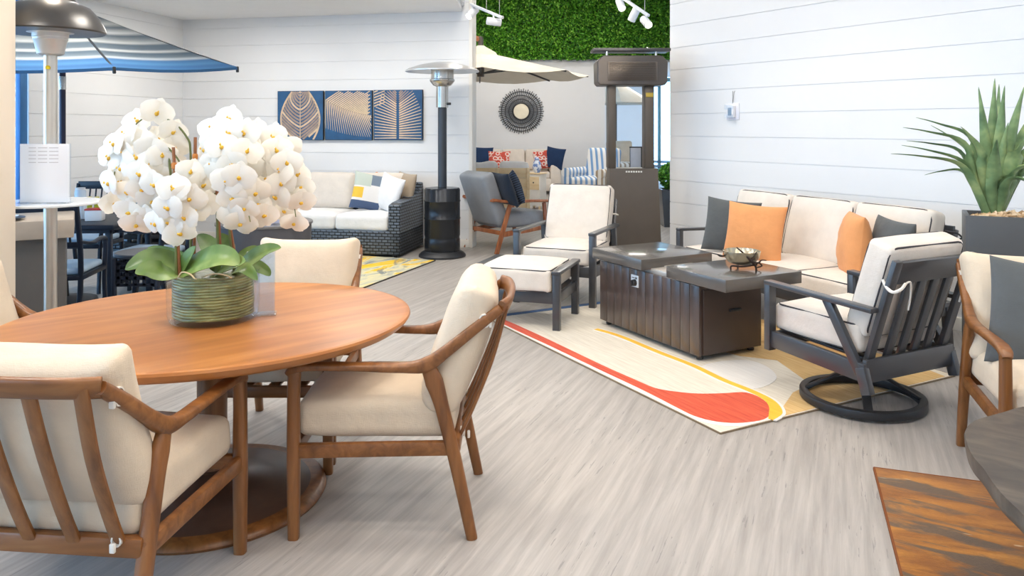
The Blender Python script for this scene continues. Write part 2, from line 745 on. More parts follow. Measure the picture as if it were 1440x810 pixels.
# far room: wall with the woven mirror, the wall beyond it and the daylight end
FD = 18.5
wall('wall_far', (-4.6, FD), (AT(851, 200, FD).x, FD), 0, 3.04, 0.2, (0, -1), M_DRY, False)
wall('wall_far_header', (-4.6, FD - 0.02), (5.2, FD - 0.02), 3.04, 4.7, 0.2, (0, -1), M_DRY, False)
FD2 = 24.0
wall('wall_beyond', (1.0, FD2), (AT(914, 200, FD2).x, FD2), 0, 3.04, 0.2, (0, -1), M_DRY, False)
mb = MB()
mb.box((3.6, 21.4, 3.08), (5.5, 5.6, 0.08))
struct(mb.build('ceiling_beyond', M_CEIL, smooth=False))
wall('wall_far_right', (RFAR.x + 3.2, 7.0), (RFAR.x + 4.2, 27), 0, 4.7, 0.2, (-1, 0.05), M_DRY, False)
wall('wall_far_left', (-4.58, 10.62), (-4.58, FD), 0, 4.7, 0.2, (1, 0), M_DRY, False)
mb = MB()
gl = MB()
xa, xb = AT(914, 200, FD2).x, AT(960, 200, FD2).x + 0.6
for x in (xa + 0.05, AT(927, 200, FD2).x, xb):
    mb.box((x, FD2, 1.5), (0.09, 0.1, 3.0), 0, 0.005)
for z in (0.06, 2.95):
    mb.box(((xa + xb) / 2, FD2, z), (xb - xa, 0.1, 0.12), 0, 0.005)
gl.box(((xa + xb) / 2, FD2, 1.5), (xb - xa, 0.01, 2.8))
wf = struct(mb.build('window_2', plain('teal_grey_window_frame', RGB(96, 140, 150), 0.4)))
gl.build('window_pane', M_GLASS, wf)

# clipped green wall panel over the far room
lm = NT('boxwood_leaf')
lm.setp(rough=0.5, spec=0.3)
oi = lm.n('ShaderNodeNewGeometry')
lm.color(lm.ramp(oi.outputs['Random Per Island'], [(0.0, RGB(30, 78, 16)), (0.45, RGB(60, 122, 28)), (0.8, RGB(96, 164, 44)), (1.0, RGB(140, 196, 76))]))
x0, x1 = AT(655, 0, FD).x, AT(952, 0, FD).x
z0 = AT(0, 84, FD).z
rnd = np.random.RandomState(3)
NL = 26000
cx = rnd.uniform(x0, x1, NL)
cz = rnd.uniform(z0 - 0.02, 4.68, NL)
cy = FD - 0.18 - rnd.uniform(0, 0.10, NL)
A = rnd.normal(size=(NL, 3))
A[:, 1] *= 0.55
A /= np.linalg.norm(A, axis=1)[:, None]
B = rnd.normal(size=(NL, 3))
B -= A * (A * B).sum(1)[:, None]
B /= np.linalg.norm(B, axis=1)[:, None]
Ln = rnd.uniform(0.025, 0.045, NL)[:, None]
C0 = np.c_[cx, cy, cz]
vv = np.stack([C0 - A * Ln, C0 + B * Ln * 0.5, C0 + A * Ln, C0 - B * Ln * 0.5], 1).reshape(-1, 3)
vv[:, 1] = np.minimum(vv[:, 1], FD - 0.13)
me = bpy.data.meshes.new('boxwood_wall_panel')
me.from_pydata(vv.tolist(), [], np.arange(NL * 4).reshape(-1, 4).tolist())
me.materials.append(lm.mat)
hed = bpy.data.objects.new('boxwood_wall_panel', me)
COL.objects.link(hed)
tag(hed, 'bright green clipped boxwood panel high on the far wall', 'green wall', kind='stuff')
mb = MB()
mb.box(((x0 + x1) / 2, FD - 0.075, (z0 + 4.7) / 2), (x1 - x0, 0.09, 4.7 - z0))
mb.build('panel_backing', plain('hedge_backing', RGB(30, 60, 20), 0.9), hed)

# daylight portal, added ceiling fill lights and spots
q = P0 + LDIR * (L / 2)
po = portal((q.x - 0.1, q.y, 1.45), (0, 0, 0), 9.4, 2.8)
po.rotation_euler = V((nL.x, nL.y, 0)).to_track_quat('-Z', 'Y').to_euler()
for (x, y) in ((-0.2, 3.0), (2.0, 3.2), (0.4, 6.0), (-0.3, 8.4), (1.4, 1.0), (3.4, 1.0), (-1.2, 0.6), (-1.5, -1.6), (1.2, -1.6), (3.8, -1.6)):
    panel((x, y, 4.65), 0.9, 0.9, 42, (1.0, 0.94, 0.86) if y > 2 else (1.0, 0.88, 0.74))
for (x, y) in ((-3.4, 8.6), (-1.6, 8.2), (-3.2, 5.4), (-1.5, 4.6), (-2.4, 2.6)):  # bay fill; the last one added to brighten the heater notice and near table
    panel((x, y, 2.90), 0.6, 0.6, 36)
for (x, y) in ((-0.5, 15.5), (2.0, 15.0), (1.2, 11.8), (-1.2, 11.6), (3.4, 21.0)):
    panel((x, y, 4.65 if y < 18 else 3.0), 0.9, 0.9, 58)
spot((-0.2, 2.0, 4.0), (-1.2, 3.1, 0.7), 90, 55, 0.6, 0.05)
spot((0.9, 3.2, 4.0), (-0.4, 3.0, 0.4), 60, 50, 0.6, 0.05)
spot((0.2, 4.6, 4.0), (2.3, 6.2, 0.6), 90, 60, 0.6, 0.05)
spot((0.6, 2.0, 4.0), (2.4, 3.4, 0.4), 60, 60, 0.6, 0.05)
spot((0.3, 5.4, 4.0), (-1.0, 6.9, 0.0), 60, 60, 0.6, 0.05)
spot((0.74, 2.4, 2.95), (0.2, FD, 1.7), 450, 17, 0.4, 0.04)
spot((0.6, 14.5, 3.6), (1.0, FD, 3.7), 160, 90, 0.7, 0.05)
spot((-2.7, 4.6, 2.88), (-0.5, 2.9, 0.3), 45, 70, 0.5, 0.04)
# ------------------------------------------------------------------ oval dining table
TC = V((-1.22, 3.155, 0))
TROT = math.radians(22)
TT = 0.722
tm = NT('oiled_tabletop_wood')
tm.setp(rough=0.33, spec=0.6)
vec = tm.coords((1.6, 13, 4), (0, 0, math.radians(-20)))
f1 = tm.noise(vec, 1.0, 3, 0.5, 0.4)
f2 = tm.noise(tm.coords((2.4, 2.0, 2)), 1.0, 2)
a = tm.ramp(f1, [(0.12, RGB(118, 64, 24)), (0.5, RGB(172, 106, 50)), (0.9, RGB(214, 150, 84))])
b = tm.ramp(f2, [(0.1, RGB(120, 66, 26)), (0.9, RGB(216, 148, 84))])
tm.color(tm.mix(a, b, 0.35))
M_TOP = tm.mat
tb = thing('dining_table', 'large oval brown wooden pedestal dining table carrying the white orchids', 'table', TC, TROT)
mb = MB()
mb.lathe([(0.0, TT - 0.045), (0.93, TT - 0.045), (0.965, TT - 0.042), (0.985, TT - 0.030), (1.0, TT - 0.012), (0.996, TT - 0.003), (0.985, TT), (0.97, TT), (0.9, TT), (0.0, TT)], 96, sx=0.805, sy=0.715)
mb.build('tabletop', M_TOP, tb)
mb = MB()
mb.lathe([(0.10, 0.06), (0.062, 0.11), (0.058, 0.3), (0.06, 0.6), (0.075, TT - 0.06), (0.16, TT - 0.046)], 32)
mb.build('pedestal_column', M_WOOD, tb)
mb = MB()
mb.lathe([(0.445, 0.0), (0.452, 0.012), (0.447, 0.024), (0.43, 0.034)], 64)
mb.lathe([(0.436, 0.024), (0.36, 0.040), (0.25, 0.052), (0.15, 0.07), (0.09, 0.12), (0.0, 0.12)], 64, mi=1)
mb.build('pedestal_base', [M_WOOD, M_BASEW], tb)
mb = MB()
mb.box((-0.06, -0.22, TT - 0.13), (0.026, 0.004, 0.055), 0.5)
mb.box((-0.06, -0.22, TT - 0.075), (0.003, 0.003, 0.06), 0.5)
mb.build('hang_tag', plain('red_tag_card', RGB(178, 40, 44), 0.6), tb)['label'] = 'small red hang tag'


# ------------------------------------------------------------------ wooden arm chairs with loose cushions
def tie(mb, p, ax='x', r=0.019):
    ring = []
    for k in range(12):
        th = 2 * PI * k / 12
        ring.append(V(p) + (V((0, r * math.cos(th), r * 1.25 * math.sin(th))) if ax == 'x' else V((r * math.cos(th), 0, r * 1.25 * math.sin(th)))))
    mb.sweep(ring, 0.009, 0.003, (1, 0, 0) if ax == 'x' else (0, 1, 0), 4, 6, True)
    mb.box(V(p) + V((0.0, 0.022, -0.012)), (0.016, 0.010, 0.026), None, 0.003)


def make_armchair(label, loc, rz, group=None):
    t = thing('wooden_armchair', label, 'chair', loc, rz, group)
    hx = 0.265
    slat0, slat1 = V((0, 0.300, 0.345)), V((0, 0.478, 0.83))
    for s in (-1, 1):
        mb = MB()
        mb.sweep([(s * hx, -0.30, 0), (s * hx, -0.30, 0.30), (s * hx, -0.30, 0.52), (s * hx, -0.297, 0.612)], [0.021, 0.024, 0.022, 0.021], [0.020, 0.024, 0.022, 0.024], (1, 0, 0), 3.2, 14)
        mb.build('leg', M_WOOD, t)
        mb = MB()
        mb.sweep(catmull([(s * hx, 0.350, 0), (s * hx, 0.292, 0.27), (s * hx, 0.240, 0.48), (s * hx, 0.212, 0.57), (s * hx, 0.185, 0.635)], 4), [0.019, 0.022, 0.021, 0.019, 0.014], [0.020, 0.024, 0.026, 0.034, 0.024], (1, 0, 0), 3.2, 14)
        mb.build('leg', M_WOOD, t)
        mb = MB()
        pth = catmull([(s * hx, -0.322, 0.600), (s * hx, -0.300, 0.617), (s * hx, -0.24, 0.628), (s * hx, -0.06, 0.625), (s * hx, 0.10, 0.622), (s * hx, 0.185, 0.634), (s * (hx - 0.004), 0.26, 0.684), (s * (hx - 0.012), 0.37, 0.77), (s * (hx - 0.022), 0.455, 0.832)], 5)
        mb.sweep(pth, [0.018, 0.026, 0.027, 0.025, 0.024, 0.024, 0.019, 0.018, 0.018], [0.012, 0.017, 0.015, 0.014, 0.017, 0.027, 0.022, 0.020, 0.018], (1, 0, 0), 3.2, 14)
        mb.build('armrest', M_WOODX, t)
    mb = MB()
    for s in (-1, 1):
        mb.bar((s * hx, -0.285, 0.320), (s * (hx - 0.002), 0.300, 0.330), 0.030, 0.052, bev=0.008)
    mb.bar((-hx, -0.298, 0.320), (hx, -0.298, 0.320), 0.030, 0.052, bev=0.008)
    mb.bar((-hx, 0.290, 0.338), (hx, 0.290, 0.338), 0.034, 0.056, bev=0.008)
    for x in (-0.12, 0.0, 0.12):
        mb.bar((x, -0.29, 0.334), (x, 0.28, 0.334), 0.05, 0.012, bev=0.003)
    mb.build('seat_frame', M_WOODX, t)
    mb = MB()
    pth = catmull([(-hx + 0.018, 0.452, 0.832), (-0.17, 0.480, 0.836), (0, 0.492, 0.838), (0.17, 0.480, 0.836), (hx - 0.018, 0.452, 0.832)], 6)
    mb.sweep(pth, 0.030, 0.013, (0, 0.32, 0.95), 3.5, 14)
    mb.build('top_rail', M_WOODX, t)
    for x in (-0.206, -0.069, 0.069, 0.206):
        mb = MB()
        bow = 0.016 * (1 - (x / hx) ** 2)
        mb.sweep(catmull([(x * 0.96, 0.298, 0.345), (x * 0.97, 0.352, 0.46), (x * 0.98, 0.420, 0.63), (x, 0.462 + bow, 0.80), (x, 0.468 + bow, 0.835)], 4), 0.021, 0.0075, (1, 0, 0), 4, 10)
        mb.build('slat', M_WOOD, t)
    mb = MB()
    mb.soft((0, -0.005, 0.422), (0.490, 0.590, 0.140), 0.040, 0.036, n=9, wob=0.006, crown_b=0.0)
    mb.build('seat_cushion', M_CREAM, t)
    R = Matrix.Rotation(-math.radians(20), 3, 'X')
    BC = V((0, 0.300, 0.672))
    mb = MB()
    mb.soft(BC, (0.50, 0.15, 0.47), 0.055, 0.0, R, n=9, wob=0.009, side=0.006)
    # crowned faces
    bc = mb.build('back_cushion', M_CREAM, t)
    for vx in bc.data.vertices:
        p = R.inverted() @ (vx.co - BC)
        wgt = max(0, 1 - (p.x / 0.25) ** 2) * max(0, 1 - (p.z / 0.235) ** 2)
        cr = max(0, abs(p.x) / 0.25 - 0.75) * max(0, abs(p.z) / 0.235 - 0.75) * 16
        p.y += math.copysign(1, p.y) * 0.022 * wgt
        p.x += math.copysign(0.024 * cr, p.x)
        p.z += math.copysign(0.030 * cr, p.z)
        if p.y > 0.04 and abs(p.x) < 0.2:
            p.y -= 0.004
        vx.co = BC + R @ p
    for s in (-1, 1):
        mb = MB()
        tie(mb, (s * (hx - 0.012), 0.395, 0.79))
        mb.box((s * (hx - 0.03), 0.36, 0.785), (0.02, 0.09, 0.006), R, 0.002)
        mb.build('tie_strap', M_STRAP, bc)
        mb = MB()
        tie(mb, (s * 0.20, 0.312, 0.366), 'y', 0.013)
        mb.build('tie_strap', M_STRAP, bc)
    return t


# one facing left at the table's right end
rz = face_to(-1.0, 0.0)
fr_foot = G(413, 757)
loc = put(rz, (0.265, -0.30), fr_foot)        # sitter's left front foot is the near one
chair_right = make_armchair('brown wooden armchair standing side on at the right end of the oval table', loc, rz, 'wooden armchairs around the oval table')
# nearest one, seen from behind
rz = face_to(0.10, 0.995)
loc = put(rz, (-0.265, -0.30), (-0.957, 2.73))
chair_near = dup(chair_right, 'wooden armchair seen from behind, slats bare, nearest in front of the oval table', loc, rz)
# behind the table, facing the camera
rz = face_to(0.0, -1.0)
loc = put(rz, (0.265, 0.35), (-0.805, 4.10))
chair_back = dup(chair_right, 'wooden armchair behind the oval table with only its cream back cushion showing', loc, rz)
# left end of the table, cut by the frame
rz = face_to(0.985, -0.17)
loc = put(rz, (0, 0.32), (-2.36, 3.28))
chair_left = dup(chair_right, 'wooden armchair at the oval table\'s left end, mostly cut off by the frame', loc, rz)
# right edge of the photograph: back leg and front leg measured on the floor
rz = face_to(-0.285, -0.958)
loc = put(rz, (-0.265, 0.35), G(1351, 626))
chair_lounge = dup(chair_right, 'wooden armchair with a grey throw pillow beside the agave planter', loc, rz, 'wooden armchairs in the seating corner')
del chair_lounge['group']
R = Matrix.Rotation(-math.radians(24), 4, 'X')
pl = MB()
pl.pillow(0.46, 0.46, 0.15, Matrix.Rotation(0.12, 4, 'Y'), seed=3.3)
grey_p = pl.build('throw_pillow', M_GREYF)
tag(grey_p, 'grey throw pillow leaning on the cream armchair at the right edge', 'pillow')
c, s = math.cos(rz), math.sin(rz)
lp = V((0.0, 0.075, 0.685))
grey_p.location = (loc.x + c * lp.x - s * lp.y, loc.y + s * lp.x + c * lp.y, lp.z)
grey_p.rotation_euler = (math.radians(-16), 0, rz)

# ------------------------------------------------------------------ orchids in a glass bowl
BW = V((-1.205, 3.13, TT))
gm = NT('bowl_glass')
gm.setp(rough=0.0, trans=1.0, ior=1.45, color=(0.96, 0.99, 1.0, 1))
bowl = thing('glass_bowl', 'low round clear glass bowl lined with green leaves on the oval table', 'bowl', BW)
mb = MB()
mb.lathe([(0.0, 0.001), (0.150, 0.001), (0.166, 0.008), (0.174, 0.03), (0.176, 0.10), (0.177, 0.196)], 64, cap=False)
mb.tube([(0.177 * math.cos(2 * PI * k / 64), 0.177 * math.sin(2 * PI * k / 64), 0.197) for k in range(64)], 0.0025, 6, True)
mb.build('glass_wall', clear('bowl_glass_film', (0.95, 0.98, 0.985, 1), 0.06), bowl)
lf = NT('rolled_leaf_lining')
lf.setp(rough=0.35, coat=0.3)
v = lf.coords((9, 9, 34))
f = lf.noise(v, 1.0, 5, 0.6, 0.6)
lf.color(lf.ramp(f, [(0.28, RGB(48, 56, 30)), (0.45, RGB(92, 100, 54)), (0.6, RGB(128, 134, 78)), (0.8, RGB(180, 178, 126))]))
mb = MB()
prof = [(0.0, 0.02)]
for k in range(15):
    z = 0.024 + k * 0.0112
    prof += [(0.1530, z), (0.1555, z + 0.004), (0.1555, z + 0.008)]
prof += [(0.15, 0.192), (0.0, 0.186)]
mb.lathe(prof, 64)
for i in range(len(mb.v)):
    q = mb.v[i]
    k = 1 + 0.012 * noise.noise(V((q.x * 14, q.y * 14, q.z * 30)))
    mb.v[i] = V((q.x * k, q.y * k, q.z + 0.003 * noise.noise(V((q.x * 20, q.y * 20, 0.3)))))
mb.build('leaf_lining', lf.mat, bowl)

pm = NT('orchid_petal')
pm.setp(rough=0.55, sss=0.0, spec=0.2)
pm.b.inputs['Transmission Weight'].default_value = 0.0
tl = pm.n('ShaderNodeBsdfTranslucent')
tl.inputs['Color'].default_value = RGB(255, 252, 240)
mxs = pm.n('ShaderNodeMixShader')
mxs.inputs[0].default_value = 0.22
pm.l(pm.b.outputs[0], mxs.inputs[1])
pm.l(tl.outputs[0], mxs.inputs[2])
pm.l(mxs.outputs[0], pm.t.nodes['Material Output'].inputs['Surface'])
v = pm.coords()
pm.color(pm.ramp(pm.noise(v, 30, 2), [(0.3, RGB(248, 243, 231)), (0.7, RGB(252, 249, 241))]))
M_PETAL = pm.mat
M_LIP = plain('orchid_throat', RGB(232, 184, 58), 0.5, var=0.2, scale=80)
M_STEM = plain('orchid_stem', RGB(104, 112, 62), 0.6)
M_STAKE = wood('bamboo_stake', RGB(112, 66, 36), RGB(146, 90, 52), RGB(168, 112, 70), (40, 40, 4), 0.6)
M_CLIP = plain('tan_clip', RGB(206, 128, 52), 0.5)
ol = NT('orchid_leaf')
ol.setp(rough=0.4)
f = ol.noise(ol.coords((6, 6, 6)), 1.0, 3)
ol.color(ol.ramp(f, [(0.32, RGB(60, 86, 38)), (0.55, RGB(98, 126, 58)), (0.75, RGB(150, 166, 96))]))
M_OLEAF = ol.mat


def petal(mb, ang, L, Wd, lift, round_=0.5, curl=0.1):
    """one tepal in the xz plane, facing -y"""
    n, m = 8, 4
    verts, faces = [], []
    for i in range(n + 1):
        t = i / n
        wd = Wd * (math.sin(PI * min(1, (t * 0.93 + 0.07)) ** round_)) ** 0.52
        for j in range(-m // 2, m // 2 + 1):
            u = j / (m / 2)
            x, z = u * wd / 2, t * L
            y = -lift * math.sin(PI * t * 0.6) + curl * L * t * t + 0.16 * wd * u * u * 0.5
            ca, sa = math.cos(ang), math.sin(ang)
            verts.append(V((x * ca + z * sa, y, -x * sa + z * ca)))
    for i in range(n):
        for j in range(m):
            faces.append((i * (m + 1) + j, i * (m + 1) + j + 1, (i + 1) * (m + 1) + j + 1, (i + 1) * (m + 1) + j))
    mb.add(verts, faces)


def flower_mesh(sz, sd):
    rr = random.Random(sd)
    mb = MB()
    mb.M = Matrix.Translation((0, 0.004, 0))
    for a in (0, 2.2, -2.2):
        petal(mb, a + rr.uniform(-.06, .06), 0.48 * sz, 0.40 * sz, 0.02 * sz, 0.72, rr.uniform(0.02, 0.16))
    mb.M = Matrix.Identity(4)
    for a in (1.36, -1.36):
        petal(mb, a + rr.uniform(-.07, .07), 0.52 * sz, 0.70 * sz, 0.05 * sz, 0.60, rr.uniform(-0.02, 0.14))
    o = mb.build('flower', M_PETAL, None, angle=80)
    mb = MB()
    mb.lathe([(0.0, -0.11), (0.05, -0.08), (0.075, -0.03), (0.06, 0.02), (0.0, 0.05)], 10, (0, -0.035 * sz, -0.02 * sz), M=Matrix.Scale(sz * 0.86, 4))
    mb.lathe([(0.0, -0.04), (0.035, 0.0), (0.0, 0.06)], 8, (0, -0.12, 0.03), M=Matrix.Scale(sz, 4))
    l = mb.build('flower_throat', M_LIP, o)
    l['label'] = 'yellow flower throat'
    return o


FLW = [flower_mesh(0.130, 1), flower_mesh(0.122, 2), flower_mesh(0.138, 3)]
FLI = [0]


def inside(px, py, poly):
    r = False
    j = len(poly) - 1
    for i in range(len(poly)):
        xi, yi = poly[i]
        xj, yj = poly[j]
        if (yi > py) != (yj > py) and px < (xj - xi) * (py - yi) / (yj - yi) + xi:
            r = not r
        j = i
    return r


def add_flower(root, base, p, nrm, roll):
    k = FLI[0]
    FLI[0] += 1
    src = FLW[k % 3]
    if k < 3:
        o = src
        l = src.children[0]
    else:
        o = src.copy()
        COL.objects.link(o)
        l = src.children[0].copy()
        COL.objects.link(l)
        l.parent = o
    o.parent = root
    o.location = p - base
    q = (-nrm).to_track_quat('Y', 'Z')
    o.rotation_mode = 'QUATERNION'
    from mathutils import Quaternion
    o.rotation_quaternion = q @ Quaternion((0, 1, 0), roll)


def leaf_strip(mb, pts, wd, up=(0, 0, 1), fold=0.12, thick=0.002, nx=6, tip=0.9):
    """a strap leaf along a path: wd is the widest width"""
    P = catmull(pts, 5)
    m = len(P)
    verts, faces = [], []
    for layer in (0, 1):
        for i, p in enumerate(P):
            t = i / (m - 1)
            tg = (P[min(i + 1, m - 1)] - P[max(i - 1, 0)]).normalized()
            sd = tg.cross(V(up))
            sd = sd.normalized() if sd.length > 1e-4 else V((1, 0, 0))
            nr = sd.cross(tg).normalized()
            w_ = wd * (max(0.0, math.sin(PI * (0.10 + 0.90 * t) ** 0.8)) ** 0.7 if tip > 0.5 else 1)
            if i == m - 1:
                w_ = wd * 0.05
            for j in range(nx + 1):
                u = -1 + 2 * j / nx
                verts.append(p + sd * (u * w_ / 2) + nr * (fold * w_ * abs(u) - layer * thick))
    o = m * (nx + 1)
    for layer in (0, 1):
        for i in range(m - 1):
            for j in range(nx):
                q = (layer * o + i * (nx + 1) + j, layer * o + i * (nx + 1) + j + 1, layer * o + (i + 1) * (nx + 1) + j + 1, layer * o + (i + 1) * (nx + 1) + j)
                faces.append(q if layer == 0 else tuple(reversed(q)))
    for i in range(m - 1):
        for j in (0, nx):
            faces.append((i * (nx + 1) + j, (i + 1) * (nx + 1) + j, o + (i + 1) * (nx + 1) + j, o + i * (nx + 1) + j))
    mb.add(verts, faces)


YB = BW.y


def P2(px, py, dy=0.0):
    return AT(px, py, YB + dy)


L1 = [(205, 152), (232, 154), (248, 176), (252, 200), (245, 222), (238, 240), (225, 275), (215, 300), (190, 318), (168, 306), (152, 285), (150, 245), (152, 215), (166, 190), (186, 166)]
L2 = [(232, 232), (262, 228), (290, 250), (290, 285), (272, 312), (254, 330), (236, 312), (214, 322), (205, 300), (215, 262)]
R1 = [(290, 185), (305, 168), (330, 166), (352, 182), (350, 215), (352, 262), (372, 290), (372, 318), (345, 325), (325, 308), (322, 275), (300, 240), (286, 215)]
R2 = [(352, 186), (382, 184), (402, 200), (416, 230), (426, 268), (424, 300), (412, 318), (400, 300), (384, 272), (366, 250), (352, 220)]
specs = [
    ('white orchid of the leftmost arching spray, highest flowers', L1, (-0.02, 0.10), (268, 385, 0.02), [(268, 300, 0.01), (268, 215, 0.0), (262, 192, 0.0), (240, 170, 0.0), (205, 165, 0.01), (172, 200, 0.0), (158, 260, 0.0)], (271, 193, 0.0), 27),
    ('white orchid of the inner left spray, flowers hanging just above the leaves', L2, (-0.12, 0.02), (248, 385, -0.06), [(246, 320, -0.06), (238, 225, -0.06), (236, 208, -0.06), (256, 235, -0.07), (268, 290, -0.08), (252, 322, -0.08)], (240, 207, -0.06), 15),
    ('white orchid of the inner right spray, arching down over the bowl', R1, (-0.10, 0.06), (307, 380, 0.0), [(305, 300, 0.0), (299, 225, 0.0), (303, 190, 0.0), (325, 178, 0.0), (342, 215, -0.03), (344, 270, -0.05), (352, 312, -0.06)], (299, 224, 0.0), 24),
    ('white orchid of the rightmost spray, drooping towards the round grey table', R2, (0.02, 0.12), (330, 380, 0.05), [(322, 320, 0.05), (318, 240, 0.06), (335, 205, 0.06), (372, 195, 0.06), (404, 235, 0.06), (416, 305, 0.06)], (308, 248, 0.05), 21),
]
rr = random.Random(11)
OR = []
for (lab, poly, (da, db), basep, stem, stk, cnt) in specs:
    bp = P2(*basep)
    bp.z = TT + 0.187
    root = thing('orchid_plant', lab, 'orchid', bp, 0, 'white orchids in the glass bowl')
    OR.append((root, bp))
    sp = catmull([bp + V((0, 0, -0.012))] + [P2(q[0], q[1], q[2] + 0.05 * min(1, max(0, 300 - q[1]) / 60)) for q in stem], 6)
    mb = MB()
    mb.tube([q - bp for q in sp], [0.005, 0.0045, 0.004, 0.0028, 0.002], 8)
    mb.build('flower_stem', M_STEM, root)
    mb = MB()
    tp = P2(*stk)
    mb.tube([V((0.012, 0.004, -0.012)), tp - bp + V((0.008, 0.006, 0))], 0.0062, 8)
    sk = mb.build('stake', M_STAKE, root)
    mb = MB()
    k = V((0.012, 0.004, -0.012)).lerp(tp - bp + V((0.008, 0.006, 0)), 0.86)
    mb.lathe([(0.009, -0.012), (0.011, -0.004), (0.011, 0.006), (0.008, 0.012)], 10, k)
    mb.build('clip', M_CLIP, sk)
    xs = [p[0] for p in poly]
    ys = [p[1] for p in poly]
    cxm, cym = sum(xs) / len(xs), sum(ys) / len(ys)
    pts = []
    tries = 0
    md = 25.0
    while len(pts) < cnt and tries < 9000:
        tries += 1
        if tries % 500 == 0:
            md *= 0.93
        x, y = rr.uniform(min(xs), max(xs)), rr.uniform(min(ys), max(ys))
        if inside(x, y, poly) and all((x - q[0]) ** 2 + (y - q[1]) ** 2 > md * md for q in pts):
            pts.append((x, y))
    for i, (x, y) in enumerate(pts):
        dx, dz = (x - cxm) / (max(xs) - min(xs)) * 2, -(y - cym) / (max(ys) - min(ys)) * 2
        bulge = max(0.0, 1 - 0.5 * (dx * dx + dz * dz))
        dep = da + (db - da) * (1 - bulge) + rr.uniform(-0.02, 0.02)
        front = True
        if i % 5 == 4:
            dep += 0.10
            front = rr.random() < 0.5
        p = P2(x, y, dep)
        nr = V((dx * 0.75 + rr.uniform(-.35, .35), -1.0 if front else 0.5, dz * 0.35 - 0.12 + rr.uniform(-.3, .3))).normalized()
        add_flower(root, bp, p, nr, rr.uniform(-0.5, 0.5))
leafs = [
    (0, [(268, 388, 0.0), (235, 372, -0.05), (205, 366, -0.09), (176, 379, -0.12)], 0.105),
    (0, [(268, 386, 0.06), (240, 362, 0.12), (208, 348, 0.16)], 0.075),
    (1, [(252, 390, -0.05), (230, 384, -0.12), (206, 380, -0.16), (190, 384, -0.18)], 0.085),
    (1, [(256, 388, -0.03), (262, 365, -0.07), (275, 346, -0.08)], 0.055),
    (1, [(254, 388, -0.02), (290, 366, -0.12), (318, 362, -0.15), (336, 372, -0.16)], 0.10),
    (2, [(296, 386, 0.0), (302, 360, -0.03), (290, 340, 0.04), (278, 330, 0.08)], 0.07),
    (2, [(300, 388, -0.04), (325, 372, -0.12), (345, 368, -0.16)], 0.08),
    (2, [(312, 384, 0.05), (316, 350, 0.10), (308, 328, 0.12)], 0.085),
    (3, [(332, 382, 0.0), (352, 366, -0.02), (375, 352, -0.04), (395, 348, -0.06)], 0.07),
    (3, [(332, 384, 0.03), (352, 372, 0.05), (372, 380, 0.05), (380, 388, 0.05)], 0.05),
    (3, [(328, 386, -0.04), (345, 378, -0.10), (362, 394, -0.14)], 0.05),
    (3, [(328, 382, 0.06), (345, 358, 0.12), (362, 346, 0.14)], 0.05),
]
for (k, pts, wd) in leafs:
    root, bp = OR[k]
    pp = [P2(*q) for q in pts]
    pp[0].z = TT + 0.19
    pp[0].x = bp.x + (pp[0].x - bp.x) * 0.5
    pp[0].y = bp.y + (pp[0].y - bp.y) * 0.5
    mb = MB()
    leaf_strip(mb, [q - bp for q in pp], wd * 1.12, up=(0, -0.72, 0.69))
    mb.build('leaf', M_OLEAF, root, angle=80)
for (k, pts) in ((0, [(250, 392, -0.14), (256, 383, -0.15), (268, 386, -0.16), (276, 396, -0.168)]), (2, [(284, 390, -0.13), (300, 385, -0.15), (318, 387, -0.15), (326, 393, -0.14)])):
    root, bp = OR[k]
    mb = MB()
    pp = catmull([P2(*q) for q in pts], 6)
    for q in pp:
        q.z = max(q.z, TT + 0.196)
    mb.tube([q - bp for q in pp], 0.003, 6)
    mb.build('aerial_root', plain('pale_root', RGB(196, 178, 140), 0.7), root)['label'] = 'pale looping root'

# clear sign stand beside the bowl
sh = thing('sign_stand', 'clear acrylic sign stand beside the orchid bowl on the oval table', 'sign stand', (G(366, 444, TT).x, G(366, 444, TT).y, TT), face_to(0.25, -1))
mb = MB()
Rt = Matrix.Rotation(math.radians(-6), 3, 'X')
mb.box((0, 0.012, 0.13), (0.115, 0.003, 0.26), Rt, 0.001)
mb.box((0, 0.024, 0.13), (0.115, 0.003, 0.26), Rt, 0.001)
mb.box((0, 0.02, 0.002), (0.125, 0.08, 0.004), None, 0.001)
mb.build('acrylic_holder', M_ACRYL, sh)
mb = MB()
mb.box((0, 0.018, 0.13), (0.108, 0.002, 0.245), Rt)
mb.build('sign_sheet', clear('pale_sheet', (0.90, 0.95, 1.0, 1), 0.05, 0.2), sh)
# ------------------------------------------------------------------ seating corner: frame of the rug and fire table
E1 = V((-0.470, 0.883)).normalized()      # away to the left, along the rug's long side
E2 = V((E1.y, -E1.x))                     # to the right and away


def EF(o, u, v, z=0.0):
    return V((o[0] + E1.x * u + E2.x * v, o[1] + E1.y * u + E2.y * v, z))


# patterned rug
RC = G(1013, 611)
RUGZ = 0.010


def rl(px, py):
    q = G(px, py, RUGZ) - RC
    return (q.x * E1.x + q.y * E1.y, q.x * E2.x + q.y * E2.y)


def rugmat(name, a, b, sc=(4, 60, 4)):
    m = NT(name)
    m.setp(rough=0.95, spec=0.1, sheen=0.2)
    f = m.noise(m.coords(sc), 1.0, 4, 0.6)
    m.color(m.ramp(f, [(0.3, a), (0.7, b)]))
    m.bump(m.noise(m.coords((240, 240, 240)), 1, 2), 0.3, 0.003)
    return m.mat


rug = thing('patterned_rug', 'cream and tan rug with a red swoosh and yellow line under the fire table', 'rug', (RC.x, RC.y, 0), math.atan2(E1.y, E1.x))
# local x runs along E1, local y is to the left of it = -E2
def rp(px, py):
    u, v_ = rl(px, py)
    return (u, -v_)


